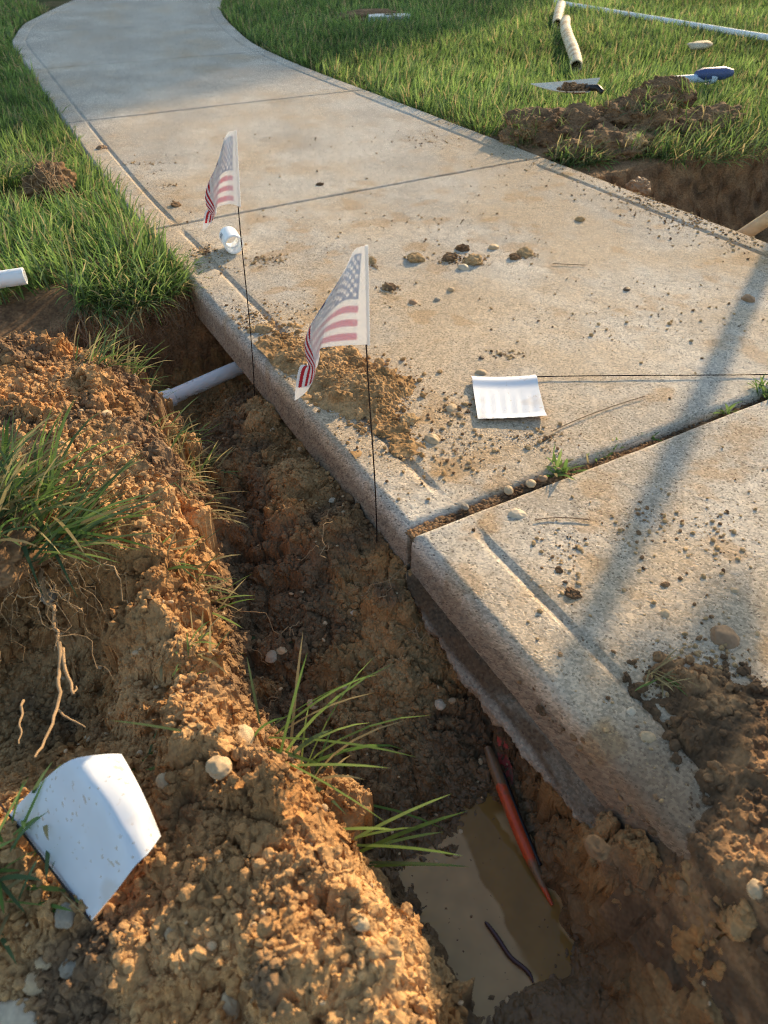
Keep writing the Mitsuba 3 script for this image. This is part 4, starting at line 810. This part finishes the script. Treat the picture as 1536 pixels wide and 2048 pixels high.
for k, o in zip([k for k in labels if k.startswith('moss_sprig')], ('nearest the leafy weed', 'second from the leafy weed', 'third from the leafy weed', 'fourth from the leafy weed', 'second last towards the small weed', 'last before the small three bladed weed')): labels[k]['label'] = 'tiny moss sprig in the open slab joint, ' + o
tuft('dry_grass_bit', 'dry straw coloured grass wisp on the spilled soil', ground_at(1318, 1352, .012), 22, .014, (.02, .045), (.0012, .0024), (.6, 1.5), (.1, .8), 530, -1.2, 4, .8, .1, cat='grass')
for i, (pts, lab) in enumerate((([(1070, 1040), (1120, 1035), (1182, 1040)], 'thin dry stem lying on the near slab by the joint'), ([(1105, 862), (1190, 825), (1290, 792)], 'hair thin dark line along the slab before the flag wire'), ([(1105, 527), (1150, 529), (1172, 530)], 'short straw lying among the scattered soil'))):
    obj('straw', tube(CubicSpline([0, .5, 1], np.array([ground_at(*q, .003) for q in pts]), axis=0)(np.linspace(0, 1, 14)), .0008, 5), 'm_dark_root', smooth=True, label=lab, cat='straw')  # the middle entry is only a thin dark line on the slab
rs = []
for i, (px, py) in enumerate(((740, 1190), (600, 1260), (590, 1280), (810, 1270), (830, 1260), (700, 1180), (520, 1370), (545, 1330), (655, 1110), (640, 1120), (470, 1235), (760, 1200), (560, 1400), (440, 1170))):
    s = on_soil(px, py) + [0, 0, .006]; d = rng.normal(0, .028, 3) * [1, 1, .35]; rs.append(root([s, s + d * .6 + [0, 0, .012], s + d * 1.6], .0007, .03, 40 + i))
obj('fine_roots', join(rs), 'm_root', smooth=True, label='fine pale rootlets poking from the trench soil', cat='roots', kind='stuff')
rs = []
for i in range(60):
    x, y = rng.uniform(.06, .36), 1.49 + rng.uniform(-.02, .03); s = np.array([x, y, -.02]); rs.append(root([s, s + [rng.normal(0, .02), -.02 - rng.random() * .02, -.05 * rng.random() - .02], s + [rng.normal(0, .03), -.02, -.06 - .08 * rng.random()]], .0006, .03, 100 + i))
obj('wall_roots', join(rs), 'm_dark_root', smooth=True, label='thin roots hanging down the dark trench end wall', cat='roots', kind='stuff')
# dug-up sod at the left lawn
t = thing('sod_block', 'brown upturned sod block with roots in the left lawn', 'sod clump')
v, f = stone(5, (.065, .075, .05), 81, .35, 2); v = v * (1 + .5 * (nfbm(v * 45, 4, 7)[:, None] - .5)); obj('soil_block', (v + [.215, 2.30, .025], f), 'm_dark_soil', t, smooth=45)
rs = [root([np.array([.215, 2.27, .06]) + rng.normal(0, .03, 3), np.array([.22, 2.2, .03]) + rng.normal(0, .03, 3), np.array([.22, 2.19, -.01]) + rng.normal(0, .03, 3)], .001, .03, 200 + i) for i in range(40)]
obj('roots', join(rs), 'm_root', t, smooth=True)
tuft('blades', None, (.17, 2.36, .05), 160, .08, (.04, .09), (.0024, .004), (.3, 1.3), (.3, 1.2), 61, -1.2, 3.5, .3, .2, parent=t)

# ---------------------------------------------------------------- right side: clods, sod, spade, oddments
def sod_thing(label, centre, size, seed, nblade, yaw0=None, L=(.03, .07), dry=.25, m='m_dark_soil'):
    t = thing('sod_lump', label, 'sod clump')
    v, f = stone(5, size, seed, .42, 2.2); v = v * (1 + .45 * (nfbm(v * 38, 4, seed)[:, None] - .5)) + .10 * min(size) * (nnoise(v * 160, seed)[:, None] - .5); obj('soil_block', (v + centre, f), m, t, smooth=45)
    if nblade: tuft('blades', None, (centre[0], centre[1], centre[2] + size[2] * .6), nblade, size[0] * .9, L, (.0026, .0042), (.2, 1.4), (.2, 1.3), seed, yaw0, 6.28 if yaw0 is None else 2.4, dry, .25, parent=t)
g0 = lambda px, py, z=0: ground_at(px, py, z)
sod_thing('brown fibrous soil lump left of the spade on the path edge', np.array([1.675, 2.05, .01]), (.115, .10, .075), 91, 40)
sod_thing('crumbly soil lump below the spade blade', np.array([1.84, 2.02, .0]), (.16, .10, .07), 92, 18)
sod_thing('rooty sod lump with grass facing the path', np.array([2.04, 1.97, .02]), (.13, .11, .085), 93, 240)
sod_thing('low soil lump between the sods and the hole', np.array([1.82, 1.86, -.01]), (.20, .10, .055), 98, 40)
sod_thing('highest brown sod ball against the far lawn', np.array([2.30, 2.10, .03]), (.11, .09, .07), 94, 160, 2.6)
sod_thing('low soil lump at the right end of the turned sod', np.array([2.28, 1.88, .0]), (.15, .09, .055), 95, 130)
sod_thing('round pale clod by the grass at the hole', np.array([1.87, 1.80, .005]), (.045, .04, .035), 96, 0, m='m_clod')
sod_thing('reddish brown clod on the hole wall', np.array([1.72, 1.60, -.045]), (.035, .028, .028), 97, 0, m='m_pebble_brown')
for i, (c, n, r, lab, y0) in enumerate((((1160, 310), 480, .085, 'short brush of green grass at the path edge near the sod', -1.6), ((1055, 285), 240, .06, 'grass leaning on the path left of the soil lump', -2.2), ((1290, 290), 420, .12, 'tangled pale and green grass above the hole', -1.4), ((1400, 290), 560, .17, 'grass hanging over the back rim of the hole', -1.5), ((1500, 280), 520, .17, 'grass tufts on the hole rim at the right edge', -1.5), ((1270, 225), 90, .06, 'loose white green blades standing among the sod', None))):
    tuft('rim_grass', lab, g0(*c) + [0, .02, -.01], n, r, (.035, .095), (.0026, .0046), (.1, 1.4), (.2, 1.4), 600 + i, y0, 2.8, .3, .3, cat='grass tuft')
# spade
sp = thing('spade', 'worn steel spade lying on the turned sod with soil on its blade', 'spade')
tip, heel = np.array([1.875, 2.335, .095]), np.array([1.945, 2.10, .105]); ax = (heel - tip); L = np.linalg.norm(ax); ax /= L; sd = np.cross([0, 0, 1.0], ax); sd /= np.linalg.norm(sd)
if sd[0] < 0: sd = -sd
n, m = 26, 13; a, b = np.meshgrid(np.linspace(0, 1, n), np.linspace(-1, 1, m), indexing='ij')
hw = .046 * np.clip(np.sin(np.clip(a * 1.6, 0, np.pi / 2)), .02, 1)
P = tip + a[..., None] * L * ax + (b * hw)[..., None] * (sd * .92 + np.array([0, 0, .30])); P[..., 2] += .016 * b ** 2 * np.sin(np.clip(a * 2, 0, np.pi / 2)) - .010 * np.sin(a * np.pi)
vv = np.concatenate([P.reshape(-1, 3), P.reshape(-1, 3) - [0, 0, .0025]]); ff = grid_faces(n, m)
idx = np.arange(n * m).reshape(n, m); bd = np.concatenate([idx[:, 0], idx[-1, 1:], idx[-2::-1, -1], idx[0, -2:0:-1]]); nb = np.roll(bd, -1)
obj('blade', (vv, np.vstack([ff, ff[:, ::-1] + n * m, np.stack([bd, bd + n * m, nb + n * m], 1), np.stack([bd, nb + n * m, nb], 1)])), 'm_steel', sp, smooth=40)
obj('socket', tube([heel - ax * .02 + [0, 0, .004], heel + ax * .02 + [0, 0, .008], heel + ax * .04 + [0, 0, -.004]], [.010, .010, .009], 14), 'm_black', sp, smooth=True)
r = np.random.default_rng(9); q = tip + ax * (L * r.uniform(.55, .98, 300))[:, None] + (sd * .92 + np.array([0, 0, .30])) * r.uniform(-.04, .012, 300)[:, None]; q[:, 2] += .002 + .010 * r.random(300); obj('soil_on_blade', scatter(q, .002 + .006 * r.random(300) ** 2, 15, 1, .8, .5), 'm_dark_soil', sp, label='dark soil sticking to the spade blade')
# wooden handle in the hole, at the right edge
pa, pb = ground_at(1498, 462, -.03), ground_at(1600, 395, .06)
obj('wooden_handle', tube([pa - (pb - pa) * 1.2, pa, pb, pb + (pb - pa) * 2], .017, 18), 'm_wood', smooth=True, label='pale wooden tool handle leaning in the hole at the right edge', cat='tool handle')
# oddments on the lawn
bt = thing('blue_bottle', 'blue and pale plastic bottle lying in the far grass', 'bottle')
pa, pb = g0(1338, 160, .06), g0(1462, 152, .055); d = (pb - pa) / np.linalg.norm(pb - pa); Lb = np.linalg.norm(pb - pa)
st = [(0, .0005), (0, .013), (.16, .015), (.20, .022), (Lb * .62, .024)]; obj('pale_half', rings_mesh([pa + d * s for s, _ in st], [q for _, q in st], d, 20), 'm_light_blue', bt, smooth=40)
st = [(Lb * .42, .0005), (Lb * .42, .014), (Lb * .52, .022), (Lb * .85, .023), (Lb, .012), (Lb, .0005)]; obj('blue_half', rings_mesh([pa + d * s + [0, 0, .012] for s, _ in st], [q for _, q in st], d, 20), 'm_blue', bt, smooth=40)
v, f = stone(2, (.075, .035, .018), 33, .35, 1.5); obj('bark_piece', (v + g0(1400, 90, .045), f), 'm_tan_tube', smooth=45, label='small tan bark piece on the sunlit grass', cat='bark')
lid = thing('valve_box', 'grey utility box lid in a bare patch of the shaded lawn', 'box lid')
c = np.array([2.68, 4.80, -.01]); bxm = trimesh.creation.box((.26, .13, .03)); bxm.apply_transform(trimesh.transformations.rotation_matrix(-.5, [0, 0, 1])); bxm.apply_translation(c + [0, 0, .015]); obj('lid', bxm, 'm_grey_lid', lid)
bxm = trimesh.creation.box((.06, .02, .006)); bxm.apply_transform(trimesh.transformations.rotation_matrix(-.5, [0, 0, 1])); bxm.apply_translation(c + [0, 0, .033]); obj('grip', bxm, 'm_black', lid)
v, f = stone(3, (.22, .13, .03), 35, .35, 2); obj('dark_soil_patch', (v + [2.62, 5.0, 0], f), 'm_dark_soil', smooth=45, label='dark bare soil behind the grey lid on the far lawn', cat='soil')
# red marking paint on the mud above the conduit
n = 20; a, b = np.meshgrid(np.linspace(0, 1, n), np.linspace(-1, 1, 8), indexing='ij')
ctr = np.array([.352, .375, 0]) + a[..., None] * np.array([-.012, -.05, 0]); pp = ctr + b[..., None] * .0055 * np.sqrt(np.clip(1 - (2 * a - 1) ** 2, .05, 1))[..., None] * np.array([1, -.3, 0]); pp[..., 2] = soil_z(pp[..., 0], pp[..., 1]) + .0018
obj('red_paint_mark', (pp.reshape(-1, 3), grid_faces(n, 8)), 'm_red_paint', smooth=True, label='faded red paint streak on mud above the orange conduit', cat='paint mark')

# ---------------------------------------------------------------- shade tree outside the frame, and a sapling added to cast the near shadows
def leaf_cards(centres, radii, count, size, seed):
    r = np.random.default_rng(seed); V, F = [], []
    for (c, R), n in zip(zip(centres, radii), count):
        d = r.normal(0, 1, (n, 3)); d /= np.linalg.norm(d, axis=1, keepdims=True); p = np.asarray(c) + d * R * r.random((n, 1)) ** .45
        a = r.normal(0, 1, (n, 3)); a /= np.linalg.norm(a, axis=1, keepdims=True); b = np.cross(a, r.normal(0, 1, (n, 3))); b /= np.linalg.norm(b, axis=1, keepdims=True)
        s = size * r.uniform(.6, 1.3, (n, 1)); V.append(np.stack([p - a * s, p + b * s * .45, p + a * s, p - b * s * .45], 1).reshape(-1, 3))
    V = np.vstack(V); i = np.arange(len(V) // 4) * 4
    return V, np.vstack([np.stack([i, i + 1, i + 2], 1), np.stack([i, i + 2, i + 3], 1)])
tan_el = math.tan(SUN_EL)
st = thing('shade_tree', 'broad leafy tree beyond the lawn whose shade covers the far path', 'tree')
D = 15.0; ctr = np.array([1.9, 5.9, 0]) + np.array([*SUN_AZ * D, tan_el * D]); r = np.random.default_rng(4)
perp = np.array([-SUN_AZ[1], SUN_AZ[0], 0])
cc = [ctr + perp * (-2.0 + 5.6 * r.random() ** .8) + np.array([*SUN_AZ, 0]) * r.uniform(-1.5, 1.5) + [0, 0, r.uniform(-.55, 1.3)] for _ in range(72)]
obj('crown', leaf_cards(cc, [r.uniform(.5, .9) for _ in cc], [430] * len(cc), .085, 5), 'm_leaf', st)
obj('trunk', tube([[ctr[0], ctr[1], -.1], [ctr[0] + .1, ctr[1], 2], [ctr[0], ctr[1] + .1, ctr[2] + .6]], [.28, .22, .1], 14), 'm_bark', st, smooth=True)
yt = thing('young_tree', 'unseen sapling added beside the path to throw the strip and patches of shadow', 'tree')  # unseen, added: pole and leaf clusters shaped to cast the near shadows
end = np.array([.30, .272]); D = 3.3; bp = end + SUN_AZ * D; hz_ = D * tan_el
obj('trunk', tube([[bp[0], bp[1], -.05], [bp[0] + .01, bp[1] - .006, hz_ * .5], [bp[0], bp[1], hz_]], [.0235, .022, .020], 14), 'm_bark', yt, smooth=True)
cl, rd = [], []
for (px, py), rr in (((1440, 1285), .022), ((1420, 1320), .018), ((1400, 1400), .03), ((1350, 1420), .03), ((1420, 1440), .03), ((1330, 1470), .035), ((1390, 1500), .03), ((1300, 1440), .03), ((1320, 1550), .03), ((1200, 1480), .03), ((1230, 1560), .03)):
    q = ground_at(px, py); cl.append(np.array([q[0], q[1], 0]) + np.array([*SUN_AZ * D, tan_el * D])); rd.append(rr)
obj('crown', leaf_cards(cl, np.array(rd) * 1.5, [240] * len(cl), .017, 8), 'm_leaf', yt)
obj('twigs', join([tube([[bp[0], bp[1], hz_ * .97], (np.array([bp[0], bp[1], hz_]) + c) / 2 + [0, 0, .01], c], [.003, .002, .0012], 6) for c in cl]), 'm_bark', yt, smooth=True)
for k in [k for k in list(labels) if labels[k].get('kind') == 'structure']: labels[k].pop('label', None)
